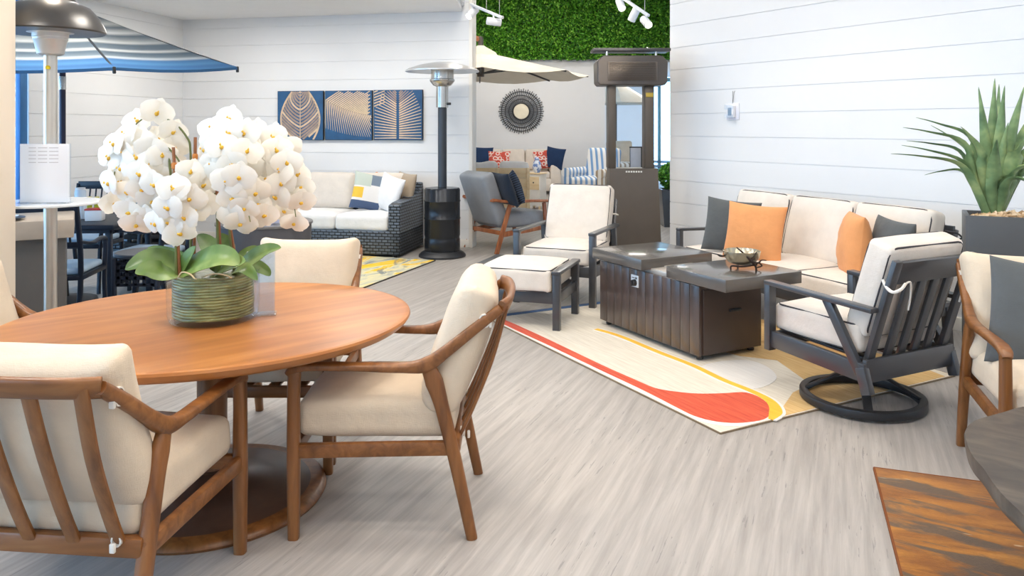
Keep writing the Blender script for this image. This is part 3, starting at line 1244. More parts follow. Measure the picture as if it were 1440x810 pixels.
RL, RW = 2.62, 1.86
mb = MB()
mb.box((RL / 2, -RW / 2, RUGZ / 2 - 0.0005), (RL, RW, RUGZ - 0.001), None, 0.003, mi=0)
tan = [rp(*q) for q in ((1092, 588), (1115, 552), (1140, 540), (1092, 506), (1120, 490), (1200, 470), (1318, 500), (1335, 531), (1200, 566))]
tan = [(min(max(a, 0.012), RL - 0.01), max(min(b, -0.012), -RW + 0.012)) for a, b in tan]
layers = [
    (tan, 1, 0.0004),
    ([(0.9, -1.0), (1.7, -0.9), (1.75, -RW + 0.012), (0.8, -RW + 0.012), (0.35, -1.7), (0.45, -1.35)], 1, 0.0006),
    ([(0.5, -1.55), (1.1, -1.35), (1.0, -1.72), (0.5, -1.78)], 5, 0.0009),
]
for poly, mi, h in layers:
    mb.prism(poly, RUGZ - 0.004, RUGZ + h, mi)


def flat(px_list, mi, h, n=5):
    P = catmull([V((*rp(*q), 0)) for q in px_list], n, True)
    P = [(min(max(p.x, 0.006), RL - 0.006), min(max(p.y, -RW + 0.006), -0.006)) for p in P]
    mb.prism(P, RUGZ - 0.004, RUGZ + h, mi)


flat([(986, 516), (1015, 508), (1053, 507), (1077, 515), (1091, 527), (1089, 536), (1074, 544), (1053, 547), (1031, 542), (1000, 528)], 3, 0.0014)
ycen = [(838, 463), (872, 473), (925, 495), (974, 514), (1016, 534), (1056, 550), (1078, 561), (1088, 570), (1091, 580), (1084, 590)]
C = catmull([V((*rp(*q), 0)) for q in ycen], 6)
lo, hi, wl, wh = [], [], [], []
for i, p in enumerate(C):
    t = i / (len(C) - 1)
    d = (C[min(i + 1, len(C) - 1)] - C[max(i - 1, 0)]).normalized()
    nn = V((-d.y, d.x, 0))
    w_ = 0.022 + 0.012 * max(0, (t - 0.6) / 0.3 if t < 0.9 else 1) - (0.022 * max(0, t - 0.9) / 0.1)
    lo.append(p - nn * w_)
    hi.append(p + nn * w_)
    wl.append(p - nn * (w_ + 0.016))
    wh.append(p + nn * (w_ + 0.016))
mb.prism([(p.x, p.y) for p in wl + wh[::-1]], RUGZ - 0.004, RUGZ + 0.0018, 3)
mb.prism([(p.x, p.y) for p in lo + hi[::-1]], RUGZ - 0.004, RUGZ + 0.0026, 4)
up = [(707, 449), (772, 478), (845, 513), (894, 534.6), (921, 546), (949, 551), (982, 554), (1016, 553.5), (1043, 552), (1059, 555), (1074, 563), (1084, 574)]
dn = [(1085, 582), (1074, 590), (1053, 594), (1028, 595), (1001, 592), (976, 585), (955, 575), (930, 562), (894, 544), (845, 521), (772, 486), (704, 454)]
flat(up + dn, 2, 0.0024, 3)
ol_ = [(q[0] + (0 if i < 4 else 1), q[1] + (5 if q[0] < 960 else 5)) for i, q in enumerate(dn)]
flat(up[:-1] + [(1090, 575)] + [(q[0] + (5 if q[0] > 1040 else 0), q[1] + 4.5) for q in dn], 3, 0.0012, 3)
mb.box((RL - 0.04, -0.72, RUGZ - 0.0012), (0.06, 1.40, 0.005), None, mi=6)
mb.build('rug_pile', [rugmat('rug_cream', RGB(214, 204, 186), RGB(236, 228, 212)), rugmat('rug_tan', RGB(206, 164, 98), RGB(230, 196, 136)),
                      rugmat('rug_red', RGB(196, 62, 36), RGB(226, 98, 60)), rugmat('rug_white', RGB(226, 222, 216), RGB(238, 234, 228)),
                      rugmat('rug_yellow', RGB(240, 178, 30), RGB(250, 200, 60)), rugmat('rug_umber', RGB(176, 134, 76), RGB(206, 164, 104)),
                      rugmat('rug_navy', RGB(40, 78, 128), RGB(70, 108, 156))], rug, smooth=False)
mb = MB()
for a, b in (((0, 0), (RL, 0)), ((0, -RW), (RL, -RW)), ((0, 0), (0, -RW)), ((RL, 0), (RL, -RW))):
    mb.bar((a[0], a[1], 0.005), (b[0], b[1], 0.005), 0.006, 0.0085)
mb.build('bound_edge', rugmat('rug_binding', RGB(120, 104, 84), RGB(150, 134, 110)), rug)

# ------------------------------------------------------------------ fire table with sliding top
FZ = RUGZ + 0.004
A0 = G(983, 512)                          # near bottom corner
FB = math.atan2(E1.y, E1.x)
ft = thing('fire_table', 'dark brown slatted fire table with two grey sliding top slabs on the rug', 'fire table', (A0.x, A0.y, FZ), FB)
BLEN, BW_, BH = 1.10, 0.54, 0.475
fm2 = NT('dark_grooved_panel')
fm2.setp(rough=0.32, spec=0.5, coat=0.6, coat_rough=0.15)
v = fm2.coords((8, 8, 1.2))
fm2.color(fm2.ramp(fm2.noise(v, 3, 4), [(0.3, RGB(66, 54, 50)), (0.7, RGB(86, 72, 67))]))
M_FT = fm2.mat
# body: planked long sides (local x along E1, local y = -E2)
mb = MB()
np_ = 12
for k in range(np_):
    x = (k + 0.5) * BLEN / np_
    mb.box((x, -0.012, 0.03 + (BH - 0.03) / 2), (BLEN / np_ - 0.0025, 0.022, BH - 0.03), None, 0.003)
    mb.box((x, -BW_ + 0.012, 0.03 + (BH - 0.03) / 2), (BLEN / np_ - 0.0025, 0.022, BH - 0.03), None, 0.003)
mb.box((BLEN / 2, -BW_ / 2, 0.03 + (BH - 0.03) / 2), (BLEN - 0.01, BW_ - 0.042, BH - 0.034), None, 0.002)
mb.build('body', M_FT, ft)
mb = MB()
mb.box((-0.004, -BW_ / 2, 0.03 + (BH - 0.05) / 2), (0.014, BW_ - 0.06, BH - 0.06), None, 0.003)
dr = mb.build('access_door', plain('dark_brown_panel', RGB(72, 60, 54), 0.42, 0.1), ft)
mb = MB()
mb.box((-0.018, -BW_ / 2 - 0.02, 0.30), (0.022, 0.10, 0.018), None, 0.006)
mb.build('pull_handle', M_BLACKM, dr)
for (x, y) in ((0.05, -0.05), (0.05, -BW_ + 0.05), (BLEN - 0.05, -0.05), (BLEN - 0.05, -BW_ + 0.05)):
    mb = MB()
    mb.lathe([(0.022, 0.0), (0.024, 0.01), (0.016, 0.032)], 14, (x, y, 0))
    mb.build('levelling_foot', M_BLACKM, ft)
mb = MB()
mb.box((BLEN / 2, -BW_ / 2, BH + 0.012), (BLEN - 0.08, BW_ - 0.06, 0.035), None, 0.004)
mb.box((0.60, -BW_ / 2, BH + 0.032), (0.5, 0.25, 0.012), None, 0.003)
mb.build('burner_tray', plain('pale_burner_tray', RGB(196, 190, 182), 0.4, 0.4), ft)
M_SLAB = plain('grey_slab_laminate', RGB(92, 88, 84), 0.26, 0.0, 0.05, coat=0.6, coat_rough=0.12)
# slab corners read from the photograph: near slab slid over the end, far slab in place
TZ = 0.585
for (xc, ln, nm) in ((-0.02, 0.55, 'near'), (0.82, 0.60, 'far')):
    mb = MB()
    mb.box((xc, -BW_ / 2 + 0.005, TZ - FZ - 0.038), (ln, BW_ + 0.10, 0.076), None, 0.004)
    q = mb.build('top_slab', M_SLAB, ft)
mb = MB()
mb.box((0.66, 0.003, 0.395), (0.085, 0.008, 0.085), None, 0.003)
pn = mb.build('control_panel', plain('white_control_plate', RGB(206, 214, 222), 0.4), ft)
mb = MB()
mb.M = Matrix.Translation((0.655, 0.006, 0.385)) @ Matrix.Rotation(-PI / 2, 4, 'X')
mb.lathe([(0.024, 0.0), (0.022, 0.022), (0.018, 0.026), (0.0, 0.026)], 18)
mb.box((0, 0, 0.028), (0.008, 0.042, 0.012), None, 0.003)
mb.M = Matrix.Identity(4)
mb.build('knob', M_BLACKM, pn)['label'] = 'black control knob'
mb = MB()
mb.box((0.64, 0.008, 0.418), (0.02, 0.002, 0.012))
mb.box((0.672, 0.008, 0.418), (0.03, 0.002, 0.005))
mb.build('warning_mark', M_DARKG, pn)

# bowl with bronze branch
bp = G(1043, 378, TZ)
bo = thing('branch_bowl', 'small pale metal bowl with a bronze branch on the fire table', 'bowl', (bp.x, bp.y, TZ))
mb = MB()
mb.lathe([(0.0, 0.030), (0.05, 0.031), (0.085, 0.045), (0.108, 0.075), (0.118, 0.118), (0.115, 0.119), (0.104, 0.078), (0.08, 0.050), (0.0, 0.038)], 40)
mb.build('basin', plain('champagne_metal', RGB(206, 194, 168), 0.22, 0.9, 0.08), bo)
M_BR = plain('dark_bronze_twig', RGB(52, 40, 36), 0.45, 0.5)
mb = MB()
mb.tube(catmull([(-0.055, -0.075, 0.150), (-0.02, -0.10, 0.118), (0.02, -0.112, 0.075), (0.055, -0.11, 0.035), (0.06, -0.105, 0.0)], 5), [0.004, 0.006, 0.008, 0.007, 0.006], 8)
mb.tube(catmull([(0.03, -0.112, 0.066), (0.075, -0.098, 0.055), (0.10, -0.085, 0.07), (0.135, -0.07, 0.066)], 5), [0.007, 0.006, 0.004, 0.003], 8)
mb.tube(catmull([(0.025, -0.113, 0.070), (0.05, -0.10, 0.10), (0.065, -0.10, 0.125)], 5), [0.006, 0.004, 0.003], 8)
mb.tube(catmull([(0.08, -0.097, 0.056), (0.11, -0.06, 0.03), (0.095, -0.02, 0.012)], 5), [0.005, 0.005, 0.004], 8)
mb.tube(catmull([(0.07, -0.095, 0.045), (-0.02, -0.085, 0.030), (-0.075, -0.04, 0.026), (-0.08, -0.035, 0.0)], 5), [0.006, 0.006, 0.006, 0.005], 8)
mb.tube(catmull([(-0.11, 0.0, 0.085), (-0.14, -0.01, 0.082), (-0.165, -0.03, 0.098)], 5), [0.005, 0.004, 0.003], 8)
mb.tube(catmull([(-0.02, 0.06, 0.03), (0.0, 0.085, 0.028), (0.0, 0.088, 0.0)], 5), [0.006, 0.006, 0.005], 8)
mb.build('branch', M_BR, bo)['label'] = 'dark bronze branch stand'


# ------------------------------------------------------------------ dark framed lounge seating with piped cushions
def piping(mb, w_, d_, z, r=0.05, rad=0.0055, c=(0, 0, 0), R=None, n=4):
    pts = []
    for (sx, sy, a0) in ((1, 1, 0), (-1, 1, PI / 2), (-1, -1, PI), (1, -1, 1.5 * PI)):
        for k in range(n + 1):
            a = a0 + k / n * PI / 2
            pts.append(V((sx * (w_ / 2 - r) + r * math.cos(a), sy * (d_ / 2 - r) + r * math.sin(a), z)))
    # straight runs get middle points so that the cord follows smoothly
    out = []
    for i, p in enumerate(pts):
        q = pts[(i + 1) % len(pts)]
        out.append(p)
        if (q - p).length > 0.1:
            out += [p.lerp(q, 0.25), p.lerp(q, 0.5), p.lerp(q, 0.75)]
    if R is not None:
        out = [R @ p for p in out]
    out = [p + V(c) for p in out]
    mb.tube(out, rad, 6, True)


def piped_cushion(name, c, s, t, R=None, crown=0.025, fab=None, pipe=None, rc=0.05, er=0.03):
    mb = MB()
    mb.soft(c, s, er, crown, R, n=9, wob=0.004, side=0.004)
    q = mb.build(name, fab or M_LINEN, t)
    mb = MB()
    for sg in (-1, 1):
        piping(mb, s[0] - er * 0.55, s[1] - er * 0.55, sg * (s[2] / 2 - er * 0.25), rc, 0.0052, c, R)
    mb.build('piping', pipe or M_PIPE, q)
    return q


# swivel chair, local front = -Y
SW = face_to(-0.45, 0.893)
sc_ = G(1212, 566)
sw = thing('swivel_lounge_chair', 'charcoal metal swivel lounge chair with slatted back, turned away by the fire table', 'chair', (sc_.x, sc_.y, RUGZ + 0.002), SW)
mb = MB()
ring = [V((0.298 * math.cos(a), 0.298 * math.sin(a), 0.024)) for a in [2 * PI * k / 56 for k in range(56)]]
mb.sweep(ring, 0.022, 0.022, [V((math.cos(2 * PI * k / 56), math.sin(2 * PI * k / 56), 0)) for k in range(56)], 6, 12, True)
mb.build('base_ring', M_BLACKM, sw)
mb = MB()
for a in (0.785, 2.356, 3.927, 5.498):
    ca, sa = math.cos(a), math.sin(a)
    mb.bar((0.292 * ca, 0.292 * sa, 0.035), (0.07 * ca, 0.07 * sa, 0.165), 0.045, 0.016, bev=0.004)
mb.lathe([(0.09, 0.15), (0.10, 0.16), (0.10, 0.20), (0.07, 0.215), (0.045, 0.25)], 28)
mb.build('swivel_hub', M_BLACKM, sw)
W2 = 0.335
YF, YR = -0.335, 0.285
mb = MB()
for s in (-1, 1):
    mb.bar((s * W2, YF + 0.02, 0.300), (s * W2, YR + 0.01, 0.275), 0.030, 0.092, bev=0.005)
mb.bar((-W2, YF + 0.035, 0.302), (W2, YF + 0.035, 0.302), 0.030, 0.085, bev=0.005)
mb.bar((-W2, YR, 0.282), (W2, YR, 0.282), 0.026, 0.115, bev=0.005)
for x in (-0.2, 0, 0.2):
    mb.bar((x, YF + 0.04, 0.325), (x, YR, 0.305), 0.06, 0.014, bev=0.003)
mb.build('seat_frame', M_CHAR, sw)
for s in (-1, 1):
    mb = MB()
    mb.bar((s * W2, YR - 0.015, 0.30), (s * W2, YR + 0.022, 0.175), 0.040, 0.055, up=(0, 1, 0), bev=0.005)
    mb.build('rear_bracket', M_CHAR, sw)
for s in (-1, 1):
    mb = MB()
    mb.bar((s * W2, YF, 0.235), (s * W2, YF, 0.605), 0.052, 0.042, up=(0, 1, 0), bev=0.004)
    mb.build('front_post', M_CHAR, sw)
    mb = MB()
    mb.bar((s * W2, YF - 0.022, 0.612), (s * W2, 0.345, 0.594), 0.058, 0.024, bev=0.005)
    mb.bar((s * W2, 0.06, 0.600), (s * W2, 0.268, 0.262), 0.034, 0.050, up=(0, 1, 0), bev=0.005)
    mb.build('armrest', M_CHAR, sw)
bt0, bt1 = V((0, 0.255, 0.29)), V((0, 0.430, 0.845))
bk = MB()
for s in (-1, 1):
    bk.bar((s * (W2 - 0.052), bt0.y, bt0.z), (s * (W2 - 0.052), bt1.y, bt1.z), 0.052, 0.028, up=(0, 1, 0), bev=0.004)
q0 = bt0.lerp(bt1, 0.89)
bk.bar((-W2 + 0.07, q0.y, q0.z), (W2 - 0.07, q0.y, q0.z), 0.026, 0.115, up=(bt1 - bt0).normalized(), bev=0.004)
bk.build('back_frame', M_CHAR, sw)
for x in (-0.150, -0.050, 0.050, 0.150):
    mb = MB()
    a, b = bt0.lerp(bt1, 0.02), bt0.lerp(bt1, 0.84)
    mb.bar((x, a.y, a.z), (x, b.y, b.z), 0.052, 0.018, up=(0, 1, 0), bev=0.003)
    mb.build('slat', M_CHAR, sw)
piped_cushion('seat_cushion', (0, -0.055, 0.422), (0.60, 0.575, 0.150), sw)
tilt = math.atan2(bt1.y - bt0.y, bt1.z - bt0.z)
Rb = Matrix.Rotation(PI / 2 - tilt, 3, 'X')     # cushion's flat side faces forward
cb_ = piped_cushion('back_cushion', (0, 0.262, 0.685), (0.575, 0.50, 0.135), sw, Rb)
for s in (-1, 1):
    mb = MB()
    mb.tube(catmull([(s * 0.27, 0.335, 0.745), (s * 0.305, 0.385, 0.715), (s * 0.318, 0.43, 0.70), (s * 0.295, 0.455, 0.715), (s * 0.25, 0.445, 0.735)], 5), 0.008, 6)
    mb.tube(catmull([(s * 0.25, 0.445, 0.735), (s * 0.22, 0.452, 0.74), (s * 0.20, 0.435, 0.66), (s * 0.195, 0.42, 0.60)], 5), 0.005, 6)
    mb.build('tie_strap', M_STRAP, cb_)

# sofa along the right wall (local front = -Y, its right-hand end in the photograph is +X)
SD = V((0.41, -0.912)).normalized()         # along the sofa towards the camera
SF = V((-SD.y, SD.x)) * -1                  # facing: left and towards the room
if SF.x > 0:
    SF = -SF
SRZ = face_to(SF.x, SF.y)
SL = 2.02
sofa_end = V((2.99, 5.20))
sm_ = sofa_end - SD * (SL / 2) + SF * 0.40
sofa = thing('outdoor_sofa', 'charcoal framed cream sofa with dark piping along the right shiplap wall', 'sofa', (sm_.x, sm_.y, 0.0), SRZ)
hx, hd = SL / 2, 0.39
mb = MB()
for s in (-1, 1):
    mb.bar((s * (hx - 0.02), -hd, 0.30), (s * (hx - 0.02), hd, 0.28), 0.035, 0.09, bev=0.005)
mb.bar((-hx, -hd + 0.02, 0.30), (hx, -hd + 0.02, 0.30), 0.035, 0.09, bev=0.005)
mb.bar((-hx, hd - 0.03, 0.28), (hx, hd - 0.03, 0.28), 0.035, 0.09, bev=0.005)
for x in np.linspace(-0.8, 0.8, 6):
    mb.bar((x, -hd, 0.325), (x, hd, 0.31), 0.06, 0.014, bev=0.003)
mb.build('seat_frame', M_CHAR, sofa)
for s in (-1, 1):
    for (y, z) in ((-hd + 0.0, 0.60), (hd - 0.05, 0.30)):
        mb = MB()
        mb.bar((s * (hx - 0.02), y, 0.0), (s * (hx - 0.02), y - (0.03 if y > 0 else 0), z), 0.05, 0.042, up=(0, 1, 0), bev=0.004)
        mb.build('leg', M_CHAR, sofa)
    mb = MB()
    mb.bar((s * (hx - 0.02), -hd - 0.02, 0.612), (s * (hx - 0.02), hd + 0.02, 0.590), 0.058, 0.024, bev=0.005)
    mb.build('armrest', M_CHAR, sofa)
mb = MB()
for s in (-1, 1):
    mb.bar((s * (hx - 0.06), hd - 0.09, 0.30), (s * (hx - 0.06), hd + 0.06, 0.80), 0.05, 0.03, up=(0, 1, 0), bev=0.004)
mb.bar((-hx + 0.05, hd + 0.045, 0.775), (hx - 0.05, hd + 0.045, 0.775), 0.026, 0.10, bev=0.004)
for x in np.linspace(-0.85, 0.85, 12):
    mb.bar((x, hd - 0.085, 0.31), (x, hd + 0.035, 0.74), 0.05, 0.016, up=(0, 1, 0), bev=0.003)
mb.build('back_frame', M_CHAR, sofa)
tilt = 0.27
Rb = Matrix.Rotation(PI / 2 - tilt, 3, 'X')
for k in (-1, 0, 1):
    piped_cushion('seat_cushion', (k * 0.635, -0.06, 0.405), (0.63, 0.66, 0.14), sofa)
for k in (-1, 0, 1):
    cq = piped_cushion('back_cushion', (k * 0.645, hd - 0.155, 0.690), (0.64, 0.50, 0.15), sofa, Rb, 0.035, rc=0.07, er=0.04)
mb = MB()
mb.tube(catmull([(hx - 0.04, 0.33, 0.80), (hx + 0.02, 0.36, 0.79), (hx + 0.03, 0.40, 0.76), (hx - 0.01, 0.43, 0.74)], 5), 0.006, 6)
mb.build('tie_strap', M_PIPE, cq)


def on_sofa(o, lx, ly, z, rx, ry, rzz):
    c, s = math.cos(SRZ), math.sin(SRZ)
    o.location = (sm_.x + c * lx - s * ly, sm_.y + s * lx + c * ly, z)
    o.rotation_mode = 'ZXY' if False else 'XYZ'
    R = Matrix.Rotation(SRZ + rzz, 4, 'Z') @ Matrix.Rotation(rx, 4, 'X') @ Matrix.Rotation(ry, 4, 'Y')
    o.rotation_euler = R.to_euler()


def throw(label, w_, h_, t_, mat, lx, ly, z, rx=-0.3, ry=0.0, rzz=0.0, wr=0.0, seed=0.0, pull=0.07):
    mb = MB()
    mb.pillow(w_, h_, t_, None, 18, pull, wr, 0, seed)
    o = mb.build('throw_pillow', mat)
    tag(o, label, 'pillow', None)
    on_sofa(o, lx, ly, z, rx, ry, rzz)
    return o


SLOT = []


def throw_at(label, w_, h_, t_, mat, p, rx, ry, rzz, wr=0.0, seed=0.0, pull=0.07):
    mb = MB()
    mb.pillow(w_, h_, t_, None, 18, pull, wr, 0, seed)
    o = mb.build('throw_pillow', mat)
    tag(o, label, 'pillow')
    o.location = p
    o.rotation_euler = (Matrix.Rotation(SRZ + rzz, 4, 'Z') @ Matrix.Rotation(rx, 4, 'X') @ Matrix.Rotation(ry, 4, 'Y')).to_euler()
    return o


throw_at('charcoal throw pillow behind the square orange one on the sofa', 0.44, 0.44, 0.14, M_GREYF, AT(1028, 318, 6.30), -0.22, 0.08, 0.62, seed=1.0)
throw_at('square orange throw pillow leaning at the sofa\'s far end', 0.45, 0.45, 0.16, M_ORANGE, AT(1061, 327, 5.98), -0.26, 0.06, 0.60, seed=2.0)
throw_at('ruched orange throw pillow standing edge-on against the middle sofa cushion', 0.40, 0.46, 0.21, M_ORANGE, AT(1201, 347, 5.42), -0.08, 0.0, -0.60, 0.006, 3.0, 0.03)
throw_at('charcoal throw pillow half hidden behind the swivel chair\'s cushion', 0.42, 0.44, 0.17, M_GREYF, AT(1252, 353, 5.22), -0.18, 0.04, -0.30, seed=4.0)

# lounge chair and ottoman in the middle of the floor
OU = V((0.945, -0.327))
ORZ = math.atan2(OU.y, OU.x)
of = G(783, 466)
oloc = put(ORZ, (0.325, -0.27), of)
ot = thing('ottoman', 'low cream ottoman in a charcoal frame, in front of the cream lounge chair', 'ottoman', oloc, ORZ)
for (x, y) in ((-1, -1), (1, -1), (1, 1), (-1, 1)):
    mb = MB()
    mb.bar((x * 0.325, y * 0.27, 0), (x * 0.325, y * 0.27, 0.415), 0.055, 0.05, up=(0, 1, 0), bev=0.004)
    mb.build('leg', M_CHAR, ot)
mb = MB()
for s in (-1, 1):
    mb.bar((s * 0.325, -0.305, 0.428), (s * 0.325, 0.305, 0.428), 0.066, 0.026, bev=0.005)
    mb.bar((s * 0.325, -0.27, 0.235), (s * 0.325, 0.27, 0.235), 0.03, 0.075, bev=0.004)
for s in (-1, 1):
    mb.bar((-0.325, s * 0.265, 0.24), (0.325, s * 0.265, 0.24), 0.03, 0.085, bev=0.004)
for x in (-0.15, 0.15):
    mb.bar((x, -0.26, 0.268), (x, 0.26, 0.268), 0.06, 0.014, bev=0.003)
mb.build('frame', M_CHAR, ot)
piped_cushion('seat_cushion', (0, -0.01, 0.365), (0.575, 0.60, 0.165), ot, crown=0.03)

lf_ = G(833.5, 434)
LRZ = ORZ - 0.05
lloc = put(LRZ, (0.335, -0.38), lf_)
lc = thing('lounge_chair', 'cream cushioned lounge chair with charcoal metal arms facing the ottoman', 'chair', lloc, LRZ)
for s in (-1, 1):
    mb = MB()
    mb.bar((s * 0.335, -0.38, 0), (s * 0.335, -0.38, 0.60), 0.055, 0.05, up=(0, 1, 0), bev=0.004)
    mb.build('leg', M_CHAR, lc)
    mb = MB()
    mb.bar((s * 0.335, 0.40, 0), (s * 0.335, 0.30, 0.595), 0.045, 0.05, up=(0, 1, 0), bev=0.004)
    mb.build('leg', M_CHAR, lc)
    mb = MB()
    mb.bar((s * 0.335, -0.41, 0.612), (s * 0.335, 0.40, 0.600), 0.062, 0.024, bev=0.005)
    mb.build('armrest', M_CHAR, lc)
mb = MB()
for s in (-1, 1):
    mb.bar((s * 0.325, -0.37, 0.29), (s * 0.325, 0.36, 0.26), 0.03, 0.09, bev=0.004)
mb.bar((-0.32, -0.365, 0.29), (0.32, -0.365, 0.29), 0.03, 0.085, bev=0.004)
mb.bar((-0.32, 0.345, 0.265), (0.32, 0.345, 0.265), 0.03, 0.09, bev=0.004)
for x in (-0.18, 0, 0.18):
    mb.bar((x, -0.36, 0.32), (x, 0.34, 0.295), 0.06, 0.014, bev=0.003)
mb.build('seat_frame', M_CHAR, lc)
mb = MB()
for s in (-1, 1):
    mb.bar((s * 0.29, 0.335, 0.29), (s * 0.29, 0.53, 0.82), 0.05, 0.028, up=(0, 1, 0), bev=0.004)
mb.bar((-0.29, 0.515, 0.78), (0.29, 0.515, 0.78), 0.026, 0.11, up=(0, 0.35, 0.94), bev=0.004)
for x in (-0.155, -0.052, 0.052, 0.155):
    mb.bar((x, 0.34, 0.30), (x, 0.505, 0.75), 0.05, 0.016, up=(0, 1, 0), bev=0.003)
mb.build('back_frame', M_CHAR, lc)
piped_cushion('seat_cushion', (0, -0.03, 0.405), (0.60, 0.66, 0.14), lc)
q = piped_cushion('back_cushion', (0, 0.345, 0.695), (0.60, 0.53, 0.14), lc, Matrix.Rotation(PI / 2 - 0.35, 3, 'X'))
mb = MB()
mb.tube(catmull([(0.29, 0.40, 0.70), (0.335, 0.44, 0.69), (0.33, 0.47, 0.68), (0.29, 0.46, 0.69)], 5), 0.006, 6)
mb.build('tie_strap', M_STRAP, q)

# ------------------------------------------------------------------ agave in a tall planter
pc = AT(1358, 303, 4.55)
PZ = pc.z
PRZ = math.atan2(RDIR.y, RDIR.x) + PI / 2 + 0.10
pw, pd = 0.52, 0.36
PR = math.radians(-27)
ploc = put(PR, (-pw / 2, -pd / 2), (pc.x, pc.y))
pl_ = thing('tall_planter', 'tall charcoal square planter holding the agave at the right edge', 'planter', ploc, PR)
mb = MB()
t = 0.025
mb.box((0, -pd / 2 + t / 2, PZ / 2), (pw, t, PZ), None, 0.004)
mb.box((0, pd / 2 - t / 2, PZ / 2), (pw, t, PZ), None, 0.004)
mb.box((-pw / 2 + t / 2, 0, PZ / 2), (t, pd - 2 * t, PZ), None, 0.004)
mb.box((pw / 2 - t / 2, 0, PZ / 2), (t, pd - 2 * t, PZ), None, 0.004)
mb.box((0, 0, PZ - 0.06), (pw - 2 * t, pd - 2 * t, 0.03))
mb.box((0, 0, 0.03), (pw - 2 * t, pd - 2 * t, 0.04))
mb.build('planter_box', plain('charcoal_planter', RGB(76, 78, 80), 0.5, 0.0, 0.04, bump=0.05, bscale=300), pl_)
mb = MB()
rr = random.Random(5)
for k in range(420):
    x, y = rr.uniform(-pw / 2 + .05, pw / 2 - .05), rr.uniform(-pd / 2 + .05, pd / 2 - .05)
    hgt = PZ - 0.045 + 0.055 * (1 - (2 * x / pw) ** 2) * (1 - (2 * y / pd) ** 2) * rr.random() ** 0.5
    R3 = Matrix.Rotation(rr.uniform(0, 6.28), 3, 'Z') @ Matrix.Rotation(rr.uniform(-.7, .7), 3, 'X') @ Matrix.Rotation(rr.uniform(-.7, .7), 3, 'Y')
    mb.box((x, y, hgt), (rr.uniform(.02, .055), rr.uniform(.012, .028), rr.uniform(.008, .016)), R3)
chip = NT('bark_chip')
chip.setp(rough=0.85)
gi = chip.n('ShaderNodeNewGeometry')
chip.color(chip.ramp(gi.outputs['Random Per Island'], [(0, RGB(150, 118, 84)), (0.5, RGB(196, 166, 128)), (1, RGB(226, 206, 176))]))
bc_ = mb.build('bark_mulch', chip.mat, None, smooth=False)
tag(bc_, 'loose tan bark chips filling the top of the tall planter', 'mulch', kind='stuff')
bc_.location = ploc
bc_.rotation_euler = (0, 0, PR)

am = NT('agave_leaf')
am.setp(rough=0.45, spec=0.35)
f = am.noise(am.coords((7, 7, 7)), 1.0, 3)
am.color(am.ramp(f, [(0.3, RGB(78, 106, 72)), (0.52, RGB(120, 148, 102)), (0.72, RGB(170, 186, 128))]))
AG = V((AT(1398, 292, 4.70).x, 4.70, PZ - 0.03))
ag = thing('agave_plant', 'spiky green agave with long pointed leaves in the tall planter', 'plant', AG)
# (tip px, tip py, depth offset, mid px, mid py, width)
leaves = [
    (1253, 216, -0.10, 1345, 230, 0.062), (1268, 204, 0.00, 1350, 226, 0.055), (1275, 198, 0.14, 1348, 212, 0.055),
    (1270, 179, -0.04, 1352, 200, 0.06), (1288, 165, 0.10, 1362, 192, 0.06), (1309, 176, 0.20, 1360, 212, 0.05),
    (1351, 178, -0.12, 1378, 214, 0.062), (1376, 122, 0.04, 1388, 200, 0.075), (1399, 110, 0.12, 1398, 190, 0.08),
    (1405, 118, 0.22, 1403, 190, 0.06), (1413, 120, 0.02, 1408, 190, 0.07), (1418, 172, -0.05, 1411, 215, 0.055),
    (1442, 118, 0.05, 1424, 190, 0.07), (1465, 140, 0.18, 1435, 200, 0.07), (1468, 168, -0.12, 1434, 212, 0.095),
    (1492, 190, 0.06, 1444, 215, 0.075), (1490, 235, -0.16, 1432, 238, 0.085), (1515, 222, 0.14, 1450, 225, 0.06),
    (1462, 262, -0.22, 1424, 252, 0.075), (1402, 196, -0.22, 1398, 236, 0.075), (1505, 258, -0.04, 1440, 246, 0.06), (1300, 246, 0.26, 1352, 240, 0.045),
]
